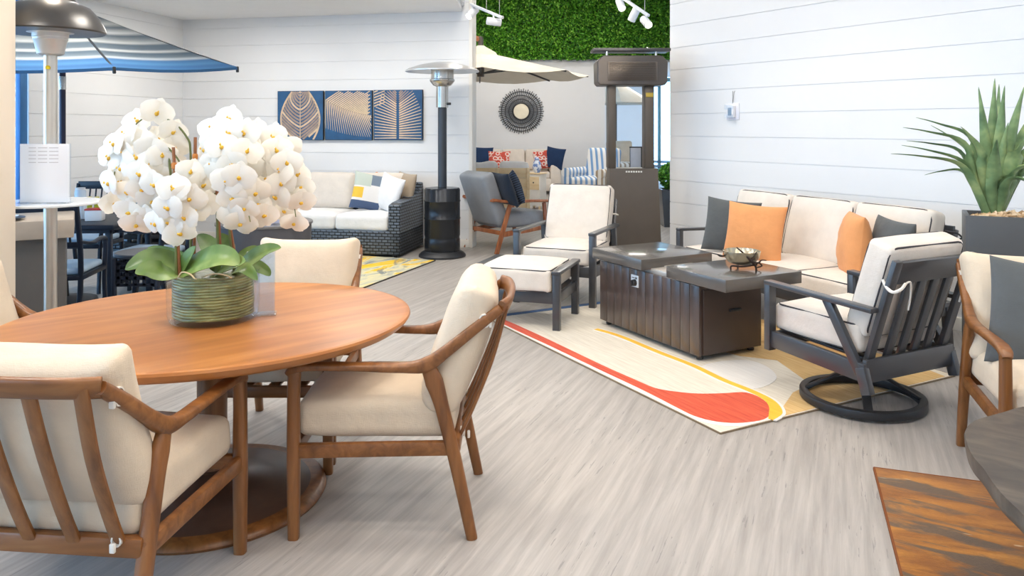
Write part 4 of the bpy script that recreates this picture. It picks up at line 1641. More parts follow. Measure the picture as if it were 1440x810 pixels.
for (tx, ty, dd, mx_, my_, wd) in leaves:
    tip = AT(tx, ty, 4.70 + dd)
    mid = AT(mx_, my_, 4.70 + dd * 0.5)
    b0 = AG + V(((mid.x - AG.x) * 0.16, (mid.y - AG.y) * 0.16, 0.0))
    P = [b0 - AG, (b0.lerp(mid, 0.5) + V((0, 0, 0.03))) - AG, mid - AG, (mid.lerp(tip, 0.55) + V((0, 0, 0.012))) - AG, tip - AG]
    C = catmull(P, 5)
    m = len(C)
    verts, faces = [], []
    view = V((0, -1, 0.25))
    for i, p in enumerate(C):
        tt = i / (m - 1)
        tg = (C[min(i + 1, m - 1)] - C[max(i - 1, 0)]).normalized()
        rad = V((p.x, p.y, 0))
        out_ = V((0, 0, 1)).cross(tg) if abs(tg.z) < 0.93 else tg.cross(view)
        sd = out_.normalized() if out_.length > 1e-3 else V((1, 0, 0))
        nr = tg.cross(sd).normalized()
        wv = wd * (0.72 + 0.5 * math.sin(PI * min(1, tt * 1.25)) ** 1) * (1 - tt ** 2.2) ** 0.9 + 0.001
        th = 0.012 * (1 - tt) + 0.0015
        for u, dn_ in ((-1, 0.20), (-0.5, 0.05), (0, 0.0), (0.5, 0.05), (1, 0.20)):
            verts.append(p + sd * (u * wv / 2) - nr * (-dn_ * wv))
        for u, dn_ in ((1, 0.20), (0.5, 0.05), (0, 0.0), (-0.5, 0.05), (-1, 0.20)):
            verts.append(p + sd * (u * wv / 2 * 0.98) - nr * (-dn_ * wv + th * (1 - abs(u) * 0.8)))
    for i in range(m - 1):
        for k in range(10):
            l = (k + 1) % 10
            faces.append((i * 10 + k, i * 10 + l, (i + 1) * 10 + l, (i + 1) * 10 + k))
    faces.append(tuple(range(10)))
    faces.append(tuple(range((m - 1) * 10, m * 10)))
    mb = MB()
    mb.add(verts, faces)
    mb.build('leaf', am.mat, ag, angle=60)

# ------------------------------------------------------------------ slab table and orange rug at the lower right
oc = G(1229, 660)
od = (G(1400, 677) - oc)
oa = math.radians(-19.5)
om = NT('orange_abstract_rug')
om.setp(rough=0.95, spec=0.1, sheen=0.2)
v1 = om.coords((1.3, 5.0, 1))
v2 = om.coords((1.0, 4.2, 1), (0, 0, 0.22))
n1 = om.noise(v1, 1.3, 5, 0.62, 0.8)
n2 = om.noise(v2, 1.6, 5, 0.6, 1.0)
n3 = om.noise(om.coords((1.5, 7, 1), (0, 0, 0.06)), 1.2, 4, 0.6, 0.6)
a = om.ramp(n1, [(0.25, RGB(108, 64, 16)), (0.45, RGB(146, 90, 24)), (0.6, RGB(182, 120, 38)), (0.8, RGB(208, 150, 68))])
b = om.mix(a, RGB(92, 78, 62), om.ramp(n2, [(0.50, (0, 0, 0, 1)), (0.58, (0.9, 0.9, 0.9, 1))]))
c_ = om.mix(b, RGB(236, 214, 176), om.ramp(n3, [(0.66, (0, 0, 0, 1)), (0.71, (0.9, 0.9, 0.9, 1))]))
om.color(om.mix(c_, om.ramp(om.noise(om.coords((60, 260, 1)), 1, 2), [(0.3, (0.55, 0.55, 0.55, 1)), (0.7, (1, 1, 1, 1))]), 0.5, 'MULTIPLY'))
om.bump(om.noise(om.coords((200, 200, 200)), 1, 2), 0.3, 0.003)
orug = thing('abstract_rug', 'rust orange rug with dark smudges in the lower right corner', 'rug', (oc.x, oc.y, 0), oa)
mb = MB()
mb.box((0.75, -1.2, 0.005), (1.5, 2.4, 0.010), None, 0.003)
mb.build('rug_pile', om.mat, orug)
mb = MB()
for a_, b_ in (((0, 0), (1.5, 0)), ((0, -2.4), (1.5, -2.4)), ((0, 0), (0, -2.4)), ((1.5, 0), (1.5, -2.4))):
    mb.bar((a_[0], a_[1], 0.0055), (b_[0], b_[1], 0.0055), 0.008, 0.0095)
mb.build('bound_edge', plain('rust_binding', RGB(120, 66, 26), 0.9), orug)

TZ2 = 0.50
edge = [(1357, 604), (1357, 618), (1366, 640), (1384, 662), (1408, 695), (1440, 727), (1478, 775), (1560, 830), (1700, 800), (1760, 700), (1700, 610), (1600, 578), (1500, 566), (1440, 571), (1405, 580), (1378, 588), (1364, 594)]
P = [G(x, y, TZ2) for x, y in edge]
cen = sum(P, V((0, 0, 0))) / len(P)
P = catmull([p - cen for p in P], 4, True)
P = [p * (1 + 0.012 * noise.noise(V((p.x * 9, p.y * 9, 2)))) for p in P]
slm = wood('weathered_slab_wood', RGB(48, 42, 38), RGB(78, 69, 60), RGB(104, 93, 80), (4, 10, 5), 0.5, 0.1, (0, 0, 0.7))
st_ = thing('live_edge_table', 'dark live-edge slab coffee table at the lower right edge', 'table', (cen.x, cen.y, 0.010), 0)
mb = MB()
n = len(P)
verts = []
for z, k in ((TZ2 - 0.055, 0.96), (TZ2 - 0.050, 0.98), (TZ2 - 0.03, 0.992), (TZ2 - 0.008, 1.0), (TZ2, 0.988)):
    verts += [V((p.x * k, p.y * k, z - 0.010)) for p in P]
faces = [tuple(reversed(range(n))), tuple(range(4 * n, 5 * n))]
for r_ in range(4):
    for i in range(n):
        j = (i + 1) % n
        faces.append((r_ * n + i, r_ * n + j, (r_ + 1) * n + j, (r_ + 1) * n + i))
mb.add(verts, faces)
mb.build('slab_top', slm, st_)
for (x, y) in ((0.10, 0.10), (0.45, 0.05), (0.3, -0.25), (0.55, -0.25)):
    mb = MB()
    mb.bar((x, y, 0), (x * 0.85, y * 0.85, TZ2 - 0.062), 0.06, 0.06, up=(0, 1, 0), bev=0.006)
    mb.build('leg', M_BLACKM, st_)

# ------------------------------------------------------------------ clear guard hanging on the right wall
t_ = 0.884
tp = RFAR + RDIR * t_
wx = AT(1031, 157, tp.y)
th = thing('wall_thermostat', 'small clear boxed thermostat hanging from a wire on the right shiplap wall', 'thermostat', (tp.x + nR.x * 0.002, tp.y + nR.y * 0.002, wx.z), face_to(nR.x, nR.y))
mb = MB()
mb.box((0, -0.004, 0), (0.16, 0.008, 0.16), None, 0.004)
mb.build('back_plate', plain('pale_plate', RGB(236, 236, 246), 0.2, var=0.01), th)
mb = MB()
mb.box((0, -0.030, 0), (0.085, 0.044, 0.115), None, 0.006)
mb.build('thermostat_body', M_WHITEP, th)
mb = MB()
mb.box((0.004, -0.053, 0), (0.045, 0.003, 0.075), None, 0.002)
mb.build('screen', plain('grey_blue_screen', RGB(128, 150, 172), 0.2), th)['label'] = 'grey blue screen'
mb = MB()
mb.box((0, -0.062, 0.045), (0.11, 0.003, 0.05))
mb.box((0, -0.062, -0.045), (0.11, 0.003, 0.04))
mb.build('clear_guard', M_ACRYL, th)
mb = MB()
mb.tube([(0.0, -0.006, 0.08), (0.018, -0.006, 0.19), (0.03, -0.006, 0.2)], 0.0018, 6)
mb.tube([(0.0, -0.006, 0.08), (0.0, -0.006, 0.2)], 0.0018, 6)
mb.build('hanging_wire', M_DARKG, th)
# ------------------------------------------------------------------ wicker sofa under the leaf panels
def wicker(name, dark, light, k=34.0):
    m = NT(name)
    m.setp(rough=0.38, spec=0.6)
    tc = m.n('ShaderNodeTexCoord')
    sp = m.n('ShaderNodeSeparateXYZ')
    m.l(tc.outputs['Object'], sp.inputs[0])
    cb = m.n('ShaderNodeCombineXYZ')
    m.l(m.math('ADD', sp.outputs[0], sp.outputs[1]), cb.inputs[0])
    m.l(sp.outputs[2], cb.inputs[1])
    br = m.n('ShaderNodeTexBrick')
    br.offset = 0.5
    for kk, val in (('Scale', 1.0), ('Brick Width', 0.072), ('Row Height', 0.034), ('Mortar Size', 0.0075), ('Mortar Smooth', 0.6)):
        br.inputs[kk].default_value = val
    br.inputs['Color1'].default_value = light
    br.inputs['Color2'].default_value = tuple(q * 0.8 for q in light[:3]) + (1,)
    br.inputs['Mortar'].default_value = dark
    m.l(cb.outputs[0], br.inputs['Vector'])
    m.color(br.outputs['Color'])
    inv = m.math('SUBTRACT', 1.0, br.outputs['Fac'])
    m.bump(inv, 1.0, 0.02)
    return m.mat


M_WICK = wicker('charcoal_wicker', RGB(16, 20, 26), RGB(104, 116, 130))  # strand colour lightened and blued to carry the daylight highlights
M_WICKB = wicker('blue_grey_wicker', RGB(20, 34, 52), RGB(110, 144, 176))
BRZ = math.atan2(dB.y, dB.x)

# its right arm's front bottom corner is measured on the floor
fc = G(562, 363)
SWd, SDp = 2.30, 0.86
wloc = put(BRZ, (SWd / 2, -SDp / 2), fc)
ws = thing('wicker_sofa', 'charcoal woven wicker sofa with white seat cushions under the leaf panels', 'sofa', wloc, BRZ)
mb = MB()
mb.box((0, 0, 0.16), (SWd, SDp, 0.27), None, 0.012)
mb.box((0, SDp / 2 - 0.05, 0.50), (SWd, 0.10, 0.62), None, 0.02)
mb.build('wicker_base', M_WICK, ws)
for s in (-1, 1):
    mb = MB()
    verts = [(-0.5, 0.03), (0.5, 0.03), (0.5, 0.78), (0.3, 0.70), (0.0, 0.645), (-0.35, 0.625), (-0.5, 0.60)]
    M4 = Matrix.Translation((s * (SWd / 2 - 0.07), 0, 0)) @ Matrix(((0, 0, 1, 0), (SDp, 0, 0, 0), (0, 1, 0, 0), (0, 0, 0, 1)))
    mb.prism([(y, z) for y, z in verts], -0.07, 0.07, 0, M4)
    q = mb.build('arm', M_WICK, ws, angle=30)
    bv = q.modifiers.new('bevel', 'BEVEL')
    bv.width, bv.segments, bv.limit_method = 0.012, 2, 'ANGLE'
    for y in (-0.38, 0.38):
        mb = MB()
        mb.lathe([(0.02, 0), (0.024, 0.035)], 12, (s * (SWd / 2 - 0.07), y, 0))
        mb.build('foot', M_BLACKM, ws)
for k in (-1, 0, 1):
    mb = MB()
    mb.soft((k * 0.67, -0.06, 0.385), (0.665, 0.70, 0.185), 0.05, 0.02, wob=0.006)
    mb.build('seat_cushion', M_WHITEF, ws)
    mb = MB()
    mb.soft((k * 0.67, 0.25, 0.70), (0.66, 0.46, 0.17), 0.07, 0.03, Matrix.Rotation(PI / 2 - 0.22, 3, 'X'), wob=0.01)
    mb.build('back_cushion', M_LINEN, ws)
mb = MB()
mb.box((0.56, 0.36, 0.905), (0.03, 0.012, 0.05), None, 0.003)
mb.build('cushion_tag', M_ORANGE, ws)


def at_local(root_loc, rz, l):
    c, s = math.cos(rz), math.sin(rz)
    return V((root_loc.x + c * l[0] - s * l[1], root_loc.y + s * l[0] + c * l[1], root_loc.z + l[2]))


def pillow_at(name, label, w_, h_, t_, mats, loc, rx, ry, rz_, seed=0.0, pull=0.07, wr=0.0):
    mb = MB()
    mb.pillow(w_, h_, t_, None, 16, pull, wr, 0, seed)
    o = mb.build(name, mats)
    tag(o, label, 'pillow')
    o.location = loc
    o.rotation_euler = (Matrix.Rotation(rz_, 4, 'Z') @ Matrix.Rotation(rx, 4, 'X') @ Matrix.Rotation(ry, 4, 'Y')).to_euler()
    return o


# pillow of quilted patches: grey, yellow, navy and white
pmx = NT('patchwork_fabric')
pmx.setp(rough=0.95)
tc = pmx.n('ShaderNodeTexCoord')
sp = pmx.n('ShaderNodeSeparateXYZ')
pmx.l(tc.outputs['Object'], sp.inputs[0])
gx = lambda t_: pmx.math('GREATER_THAN', sp.outputs[0], t_)
gz = lambda t_: pmx.math('GREATER_THAN', sp.outputs[2], t_)
cA = pmx.mix(RGB(232, 230, 228), RGB(120, 134, 150), pmx.math('MULTIPLY', gx(-0.02), gz(0.07)))
cB = pmx.mix(cA, RGB(196, 206, 196), pmx.math('MULTIPLY', pmx.math('SUBTRACT', 1.0, gx(-0.02)), gz(0.05)))
cC = pmx.mix(cB, RGB(238, 196, 74), pmx.math('MULTIPLY', pmx.math('SUBTRACT', 1.0, gx(-0.10)), pmx.math('MULTIPLY', pmx.math('SUBTRACT', 1.0, gz(0.03)), gz(-0.10))))
cD = pmx.mix(cC, RGB(74, 92, 124), pmx.math('MULTIPLY', pmx.math('SUBTRACT', 1.0, gz(-0.13)), pmx.math('SUBTRACT', 1.0, gx(0.12))))
pmx.color(cD)
pillow_at('throw_pillow', 'patchwork pillow of grey, white and yellow on the wicker sofa', 0.46, 0.46, 0.15, pmx.mat, at_local(wloc, BRZ, (0.62, 0.02, 0.705)), -0.28, 0.22, 0.35, 1.0)
pillow_at('throw_pillow', 'white throw pillow leaning on the wicker sofa\'s right arm', 0.44, 0.44, 0.15, M_WHITEF, at_local(wloc, BRZ, (0.86, 0.00, 0.70)), -0.26, 0.20, -0.75, 2.0)
pillow_at('throw_pillow', 'beige throw pillow tucked in the wicker sofa\'s right back corner', 0.42, 0.44, 0.15, M_GREIGE, at_local(wloc, BRZ, (0.98, 0.20, 0.72)), -0.22, 0.05, -0.9, 3.0)

# ------------------------------------------------------------------ leaf panels
M_ANAVY = plain('navy_panel_paint', RGB(36, 84, 128), 0.6, var=0.15, scale=8)
M_GOLD = plain('antique_gold_paint', RGB(214, 190, 158), 0.5, 0.0, 0.1, 20)
M_TAUPE = plain('taupe_gold_paint', RGB(160, 142, 130), 0.55, 0.0, 0.15, 14)
M_EDGE = plain('dark_panel_edge', RGB(30, 34, 44), 0.6)


def on_back(px, py):
    """point on the back wall of the left bay"""
    k = (px - 720) / FL
    t_ = (k * CORN.y - CORN.x) / (dB.x - k * dB.y)
    q = CORN + dB * t_
    return V((q.x, q.y, H - (py - HY) * q.y / FL)), t_


PAN = []
for (pa, pb, ya, yb) in ((392.5, 456.5, 128, 197), (459, 525, 127.5, 197), (527, 595.5, 126.5, 197)):
    a_, ta = on_back(pa, (ya + yb) / 2)
    b_, tb_ = on_back(pb, (ya + yb) / 2)
    za, zb = on_back((pa + pb) / 2, ya)[0].z, on_back((pa + pb) / 2, yb)[0].z
    PAN.append(((a_ + b_) / 2, tb_ - ta, za - zb))
labs = ['navy and gold panel of one broad upright leaf, leftmost of three', 'navy and gold panel of a palm frond sweeping across, middle of three', 'navy and gold panel of a symmetrical upright palm, rightmost of three']
for k, (cp, pw_, ph_) in enumerate(PAN):
    loc = V((cp.x + nB.x * 0.002, cp.y + nB.y * 0.002, cp.z))
    t_ = thing('leaf_panel', labs[k], 'wall art', loc, BRZ, 'leaf panels over the wicker sofa')
    mb = MB()
    mb.box((0, -0.02, 0), (pw_, 0.036, ph_), None, 0.002, mi=0)
    mb.box((0, -0.0388, 0), (pw_ - 0.008, 0.003, ph_ - 0.008), None, 0, mi=1)
    mb.build('panel', [M_EDGE, M_ANAVY], t_)
    mb = MB()
    w2, h2 = pw_ / 2 - 0.006, ph_ / 2 - 0.006
    yy = -0.0415

    def clipbar(a, b, w0, w1, mi=0):
        """painted stroke, clipped to the panel"""
        a, b = V((a[0], a[1])), V((b[0], b[1]))
        n_ = 8
        L_, R_ = [], []
        d = (b - a).normalized()
        nn = V((-d.y, d.x))
        for i in range(n_ + 1):
            p = a.lerp(b, i / n_)
            wv = w0 + (w1 - w0) * i / n_
            l_, r_ = p + nn * wv, p - nn * wv
            if max(abs(p.x) / w2, abs(p.y) / h2) > 1:
                break
            L_.append(l_)
            R_.append(r_)
        if len(L_) < 2:
            return
        poly_ = [(max(-w2, min(w2, q.x)), max(-h2, min(h2, q.y))) for q in L_ + R_[::-1]]
        nv = len(poly_)
        vs = [V((x, yy, z)) for x, z in poly_] + [V((x, yy + 0.003, z)) for x, z in poly_]
        m_ = nv // 2
        fs = [(i, i + 1, nv - 2 - i, nv - 1 - i) for i in range(m_ - 1)]
        mb.add(vs, fs, mi)

    if k == 0:
        # a broad leaf: outline, midrib and curved veins
        def edge_x(z):
            s = (z + h2) / (2 * h2)
            return w2 * 0.86 * (math.sin(PI * min(1, max(0, 0.22 + s * 0.66))) ** 0.9)
        zs = np.linspace(-h2, h2, 28)
        for sg in (-1, 1):
            for i in range(len(zs) - 1):
                clipbar((sg * edge_x(zs[i]), zs[i]), (sg * edge_x(zs[i + 1]), zs[i + 1]), 0.012, 0.012, 0)
            for j in range(16):
                z0_ = -h2 + j * 2 * h2 / 14 - 0.06
                pts = [(sg * 0.006, z0_)]
                for i in range(1, 6):
                    u = i / 5
                    z_ = z0_ + 0.20 * u ** 1.4
                    pts.append((sg * edge_x(min(h2, max(-h2, z_))) * u * 0.97, z_))
                for i in range(5):
                    clipbar(pts[i], pts[i + 1], 0.0125, 0.0125, 1 if j % 5 else 0)
        clipbar((0, -h2), (0, h2 * 0.98), 0.006, 0.004, 0)
    elif k == 1:
        rib = [V((-w2 + 2 * w2 * u, h2 * (0.62 - 1.05 * u + 0.42 * u * u))) for u in np.linspace(0, 1, 26)]
        for i in range(25):
            a = rib[i]
            u = i / 25
            up_ = V((math.cos(0.55 - 0.25 * u), math.sin(0.55 + 0.15 * u)))
            dn_ = V((0.02 + 0.55 * u, -1)).normalized()
            clipbar(a, a + up_ * 0.45, 0.0085, 0.0055, 0)
            clipbar(a, a + dn_ * (0.36 - 0.05 * u), 0.0085, 0.002, 0)
        for i in range(25):
            clipbar(rib[i], rib[i + 1], 0.003, 0.003, 1)
    else:
        for j in range(25):
            z_ = -h2 + (j + 0.3) * 2 * h2 / 22 - 0.07
            slope = -0.16 + 1.15 * (j / 24) ** 1.4
            for sg in (-1, 1):
                L_ = w2 * (0.97 if j < 12 else 0.97 - 0.05 * (j - 12))
                clipbar((sg * 0.018, z_), (sg * L_, z_ + slope * L_ * 0.9 + 0.02), 0.0095, 0.004, 0 if j < 19 else 1)
        for j in range(6):
            clipbar((-w2, h2 - 0.02 - j * 0.036), (-w2 * 0.55, h2 + 0.03 - j * 0.036), 0.008, 0.006, 0)
    mb.build('leaf_motif', [M_GOLD, M_TAUPE], t_, smooth=False)

# ------------------------------------------------------------------ mushroom patio heater
hp = G(622, 360)
he = thing('patio_heater', 'black patio heater with steel burner and wide flat reflector beside the wicker sofa', 'heater', (hp.x, hp.y, 0))
D = hp.y
zf = lambda py: H - (py - HY) * D / FL
rf = lambda px: px * D / FL
mb = MB()
mb.lathe([(rf(33), 0.0), (rf(33), 0.02), (rf(30), 0.045), (rf(25), 0.07), (rf(24.5), 0.1)], 48)
mb.build('base', M_BLACKM, he)
M_GLOSSB = plain('satin_black_drum', RGB(46, 49, 54), 0.25, 0.5, 0.05)
mb = MB()
zt = zf(264)
mb.lathe([(rf(24), 0.06), (rf(25), 0.07), (rf(25), 0.20), (rf(24.4), 0.21), (rf(24.4), 0.235), (rf(25), 0.245), (rf(25), zt * 0.545), (rf(25.6), zt * 0.553), (rf(25.6), zt * 0.562), (rf(25), zt * 0.57), (rf(25), zt * 0.80), (rf(25.6), zt * 0.808), (rf(25.6), zt * 0.817), (rf(25), zt * 0.825), (rf(25), zt - 0.02), (rf(23.5), zt), (rf(8), zt + 0.012), (0.0, zt + 0.012)], 48)
mb.build('tank_housing', M_GLOSSB, he)
mb = MB()
mb.lathe([(rf(6.2), zt), (rf(6.2), zf(148))], 24)
mb.build('pole', plain('slate_pole', RGB(64, 70, 78), 0.4, 0.3), he)
mb = MB()
mb.lathe([(rf(6.2), zf(152)), (rf(8.5), zf(151)), (rf(8.5), zf(122)), (rf(13), zf(120)), (rf(16), zf(116)), (rf(17.5), zf(114)), (rf(17.5), zf(112)), (rf(16), zf(111)), (rf(16), zf(99)), (rf(17), zf(98)), (rf(17), zf(96.5)), (0, zf(96.5))], 40)
mb.build('burner', M_STEEL, he)
mb = MB()
mb.box((rf(9.5), -0.03, zf(146)), (0.05, 0.03, 0.03), None, 0.008)
mb.build('control_knob', M_BLACKM, he)
mb = MB()
mb.lathe([(0.0, zf(87)), (rf(12), zf(87.6)), (rf(30), zf(91)), (rf(47), zf(96.5)), (rf(52), zf(99.5)), (rf(52), zf(101)), (rf(46), zf(98)), (rf(30), zf(93)), (rf(10), zf(90)), (0.0, zf(89.5))], 64)
mb.build('reflector', plain('brushed_reflector', RGB(214, 214, 214), 0.32, 0.9, 0.03), he)
for k in range(3):
    a = 0.5 + k * 2.094
    mb = MB()
    mb.tube([(rf(14) * math.cos(a), rf(14) * math.sin(a), zf(97)), (rf(14) * math.cos(a), rf(14) * math.sin(a), zf(91))], 0.006, 6)
    mb.build('stay', M_STEEL, he)

# yellow rug in front of the wicker sofa
ym = NT('yellow_abstract_rug')
ym.setp(rough=0.95, spec=0.1)
y1 = ym.noise(ym.coords((1.2, 3.2, 1), (0, 0, 0.2)), 1.4, 4, 0.6, 1.2)
y2 = ym.noise(ym.coords((1.0, 3.0, 1), (0, 0, -0.3)), 2.0, 4, 0.6, 0.8)
a = ym.ramp(y1, [(0.30, RGB(128, 138, 146)), (0.42, RGB(196, 196, 176)), (0.5, RGB(222, 214, 172)), (0.56, RGB(240, 196, 52)), (0.66, RGB(244, 206, 84)), (0.76, RGB(226, 222, 206))])
ym.color(ym.mix(a, RGB(104, 116, 128), ym.ramp(y2, [(0.58, (0, 0, 0, 1)), (0.66, (0.7, 0.7, 0.7, 1))])))
yc = G(510, 406)
yd = (G(612, 367) - yc)
ya = math.atan2(yd.y, yd.x)
yr = thing('abstract_rug', 'yellow and grey abstract rug in front of the wicker sofa', 'rug', (yc.x, yc.y, 0), ya)
YL, YW = yd.length, 2.2
mb = MB()
mb.box((YL / 2, YW / 2, 0.005), (YL, YW, 0.01), None, 0.003)
mb.build('rug_pile', ym.mat, yr)
mb = MB()
for a_, b_ in (((0, 0), (YL, 0)), ((YL, 0), (YL, YW)), ((0, 0), (0, YW)), ((0, YW), (YL, YW))):
    mb.bar((a_[0], a_[1], 0.0055), (b_[0], b_[1], 0.0055), 0.012, 0.0095)
mb.build('bound_edge', plain('dark_rug_binding', RGB(70, 66, 60), 0.9), yr)

# round grey drum table with a sign
dc = AT(372, 311, 6.7)
dz = dc.z
dr_ = 66 * 6.7 / FL
dt = thing('drum_table', 'round dark grey drum table behind the oval dining table', 'table', (dc.x, dc.y, 0))
mb = MB()
mb.lathe([(dr_ * 0.93, 0.0), (dr_ * 0.96, 0.01), (dr_ * 0.97, dz - 0.03), (dr_ * 0.97, dz - 0.02)], 56)
mb.build('drum_body', plain('slate_grey_drum', RGB(84, 84, 88), 0.45, 0.1), dt)
mb = MB()
mb.lathe([(dr_ * 0.97, dz - 0.024), (dr_, dz - 0.02), (dr_, dz - 0.004), (dr_ * 0.985, dz), (0.0, dz)], 56)
mb.build('drum_top', plain('grey_drum_top', RGB(120, 118, 116), 0.3, 0.1), dt)
sg_ = thing('table_sign', 'pale blue upright sign card on the round grey drum table', 'sign', (AT(386, 311, 6.55).x, 6.55, dz), 0.12)
mb = MB()
mb.box((0.028, 0, 0.118), (0.082, 0.012, 0.235), None, 0.002)
mb.build('card', plain('pale_blue_card', RGB(206, 214, 240), 0.4), sg_)
mb = MB()
mb.box((-0.05, -0.03, 0.035), (0.10, 0.07, 0.07), None, 0.004)
mb.build('leaflet_box', plain('periwinkle_box', RGB(176, 192, 230), 0.4), sg_)
mb = MB()
for k in range(5):
    mb.box((0.028, -0.0068, 0.20 - k * 0.026), (0.055 - 0.01 * (k % 2), 0.001, 0.005))
mb.build('print', plain('grey_print', RGB(150, 160, 190), 0.6), sg_)
bk_ = thing('wire_basket', 'small black wire basket on the round grey drum table', 'basket', (AT(318, 303, 6.8).x, 6.8, dz))
mb = MB()
for z_, r_ in ((0.004, 0.05), (0.04, 0.06), (0.09, 0.065)):
    mb.tube([(r_ * math.cos(2 * PI * k / 20), r_ * math.sin(2 * PI * k / 20), z_) for k in range(20)], 0.004, 6, True)
for k in range(14):
    a = 2 * PI * k / 14
    mb.tube([(0.05 * math.cos(a), 0.05 * math.sin(a), 0.004), (0.06 * math.cos(a), 0.06 * math.sin(a), 0.04), (0.065 * math.cos(a), 0.065 * math.sin(a), 0.09)], 0.003, 5)
mb.lathe([(0.0, 0.006), (0.048, 0.006), (0.045, 0.07), (0.0, 0.08)], 20)
mb.build('basket', M_BLACKM, bk_)

# ------------------------------------------------------------------ standing electric heater with the glass shelf
EHY = 4.35
ex = AT(71, 300, EHY).x
zf2 = lambda py: H - (py - HY) * EHY / FL
rf2 = lambda px: px * EHY / FL
eh = thing('standing_heater', 'standing heater with a dark dome hood and satin pole at the left edge', 'heater', (ex, EHY, 0))
mb = MB()
mb.lathe([(0.24, 0), (0.245, 0.012), (0.235, 0.03), (0.06, 0.045), (rf2(9), 0.06)], 48)
mb.build('base', M_STEELB, eh)
mb = MB()
mb.lathe([(rf2(8.6), 0.04), (rf2(8.6), zf2(76))], 28)
mb.build('pole', M_STEELB, eh)
mb = MB()
mb.lathe([(rf2(13), zf2(78)), (rf2(17), zf2(76)), (rf2(21), zf2(57)), (rf2(22), zf2(56)), (rf2(22), zf2(53)), (rf2(23), zf2(52)), (rf2(23), zf2(47)), (rf2(36), zf2(45)), (rf2(45), zf2(43)), (0, zf2(41))], 40)
mb.build('lamp_collar', plain('pale_cast_collar', RGB(226, 224, 220), 0.35, 0.5), eh)
mb = MB()
mb.lathe([(rf2(69), zf2(46)), (rf2(70.5), zf2(44)), (rf2(69), zf2(38)), (rf2(62), zf2(24)), (rf2(50), zf2(10)), (rf2(32), zf2(2)), (rf2(31), zf2(-1)), (rf2(8), zf2(-6)), (0.0, zf2(-6)), (0.0, zf2(-4)), (rf2(30), zf2(4)), (rf2(48), zf2(13)), (rf2(60), zf2(27)), (rf2(67), zf2(40))], 64)
mb.build('dome_hood', plain('graphite_hood', RGB(84, 82, 80), 0.33, 0.5, 0.05), eh)
mb = MB()
mb.lathe([(0.0, zf2(287)), (rf2(66), zf2(287)), (rf2(67), zf2(286)), (rf2(67), zf2(284)), (rf2(66), zf2(283)), (0.0, zf2(283))], 56)
mb.build('glass_shelf', M_ACRYLD, eh)
mb = MB()
mb.lathe([(0.012, 0), (0.014, 0.012), (0.008, 0.02), (0, 0.02)], 14, (rf2(2), -rf2(8.6) - 0.004, zf2(98)), M=None)
mb.build('indicator', plain('yellow_dot', RGB(232, 204, 30), 0.5), eh)['label'] = 'yellow dot on the pole'
es = thing('notice_holder', 'white notice in a clear holder standing on the heater\'s round shelf', 'sign', (AT(63, 280, EHY - 0.10).x, EHY - 0.10, zf2(283) + 0.001), 0.03)
sw_, sh_ = 68 * (EHY - 0.1) / FL, 82 * (EHY - 0.1) / FL
mb = MB()
mb.box((0, 0, sh_ / 2 + 0.003), (sw_, 0.004, sh_), None, 0.001)
mb.build('notice', plain('white_notice', RGB(233, 237, 245), 0.4, var=0.005), es)
mb = MB()
for k in range(5):
    z_ = sh_ - 0.018 - k * 0.020
    for (xx, ww) in ((-0.065, 0.04), (-0.01, 0.05), (0.05, 0.05)):
        mb.box((xx, -0.0028, z_), (ww, 0.0012, 0.004))
mb.build('notice_print', plain('pale_grey_print', RGB(196, 198, 206), 0.6), es)
mb = MB()
mb.box((0, 0.006, sh_ / 2 + 0.003), (sw_ + 0.01, 0.003, sh_ + 0.006))
mb.box((0, 0.0, 0.0015), (sw_ + 0.01, 0.07, 0.003))
mb.build('clear_holder', M_ACRYL, es)

# ------------------------------------------------------------------ dark striped market umbrella
UD = 6.5
ux = AT(88, 200, UD).x
UR = 1.50
uz = 2.0
um = NT('striped_canopy')
um.setp(rough=0.85)
tc = um.n('ShaderNodeTexCoord')
ln_ = um.n('ShaderNodeVectorMath', operation='LENGTH')
sp = um.n('ShaderNodeSeparateXYZ')
um.l(tc.outputs['Object'], sp.inputs[0])
# stripes run parallel to each panel's hem: distance measured along the panel's own axis
at_ = um.math('ARCTAN2', sp.outputs[1], sp.outputs[0])
md_ = um.math('SUBTRACT', um.math('FRACT', um.math('ADD', um.math('DIVIDE', um.math('SUBTRACT', at_, math.radians(-3)), PI / 4), 8.0)), 0.5)
cs_ = um.math('COSINE', um.math('MULTIPLY', md_, PI / 4))
cb = um.n('ShaderNodeCombineXYZ')
um.l(sp.outputs[0], cb.inputs[0])
um.l(sp.outputs[1], cb.inputs[1])
um.l(cb.outputs[0], ln_.inputs[0])
ap = um.math('MULTIPLY', ln_.outputs['Value'], cs_)
hem = um.math('DIVIDE', ap, UR * math.cos(PI / 8))
um.color(um.ramp(hem, [(0.0, RGB(60, 66, 72)), (0.18, RGB(150, 152, 150)), (0.24, RGB(62, 70, 76)), (0.33, RGB(160, 162, 158)), (0.38, RGB(70, 80, 88)), (0.46, RGB(168, 170, 168)), (0.50, RGB(66, 78, 88)),
                       (0.56, RGB(120, 126, 128)), (0.60, RGB(164, 167, 165)), (0.63, RGB(70, 84, 94)), (0.69, RGB(84, 96, 106)), (0.72, RGB(178, 182, 180)), (0.75, RGB(62, 80, 94)), (0.80, RGB(100, 114, 124)),
                       (0.83, RGB(176, 184, 188)), (0.86, RGB(44, 98, 146)), (0.91, RGB(70, 126, 172)), (0.95, RGB(40, 96, 150)), (1.0, RGB(56, 116, 170))]))
tlu = um.n('ShaderNodeBsdfTranslucent')
tlu.inputs['Color'].default_value = RGB(110, 122, 130)
mxs = um.n('ShaderNodeMixShader')
mxs.inputs[0].default_value = 0.25
um.l(um.b.outputs[0], mxs.inputs[1])
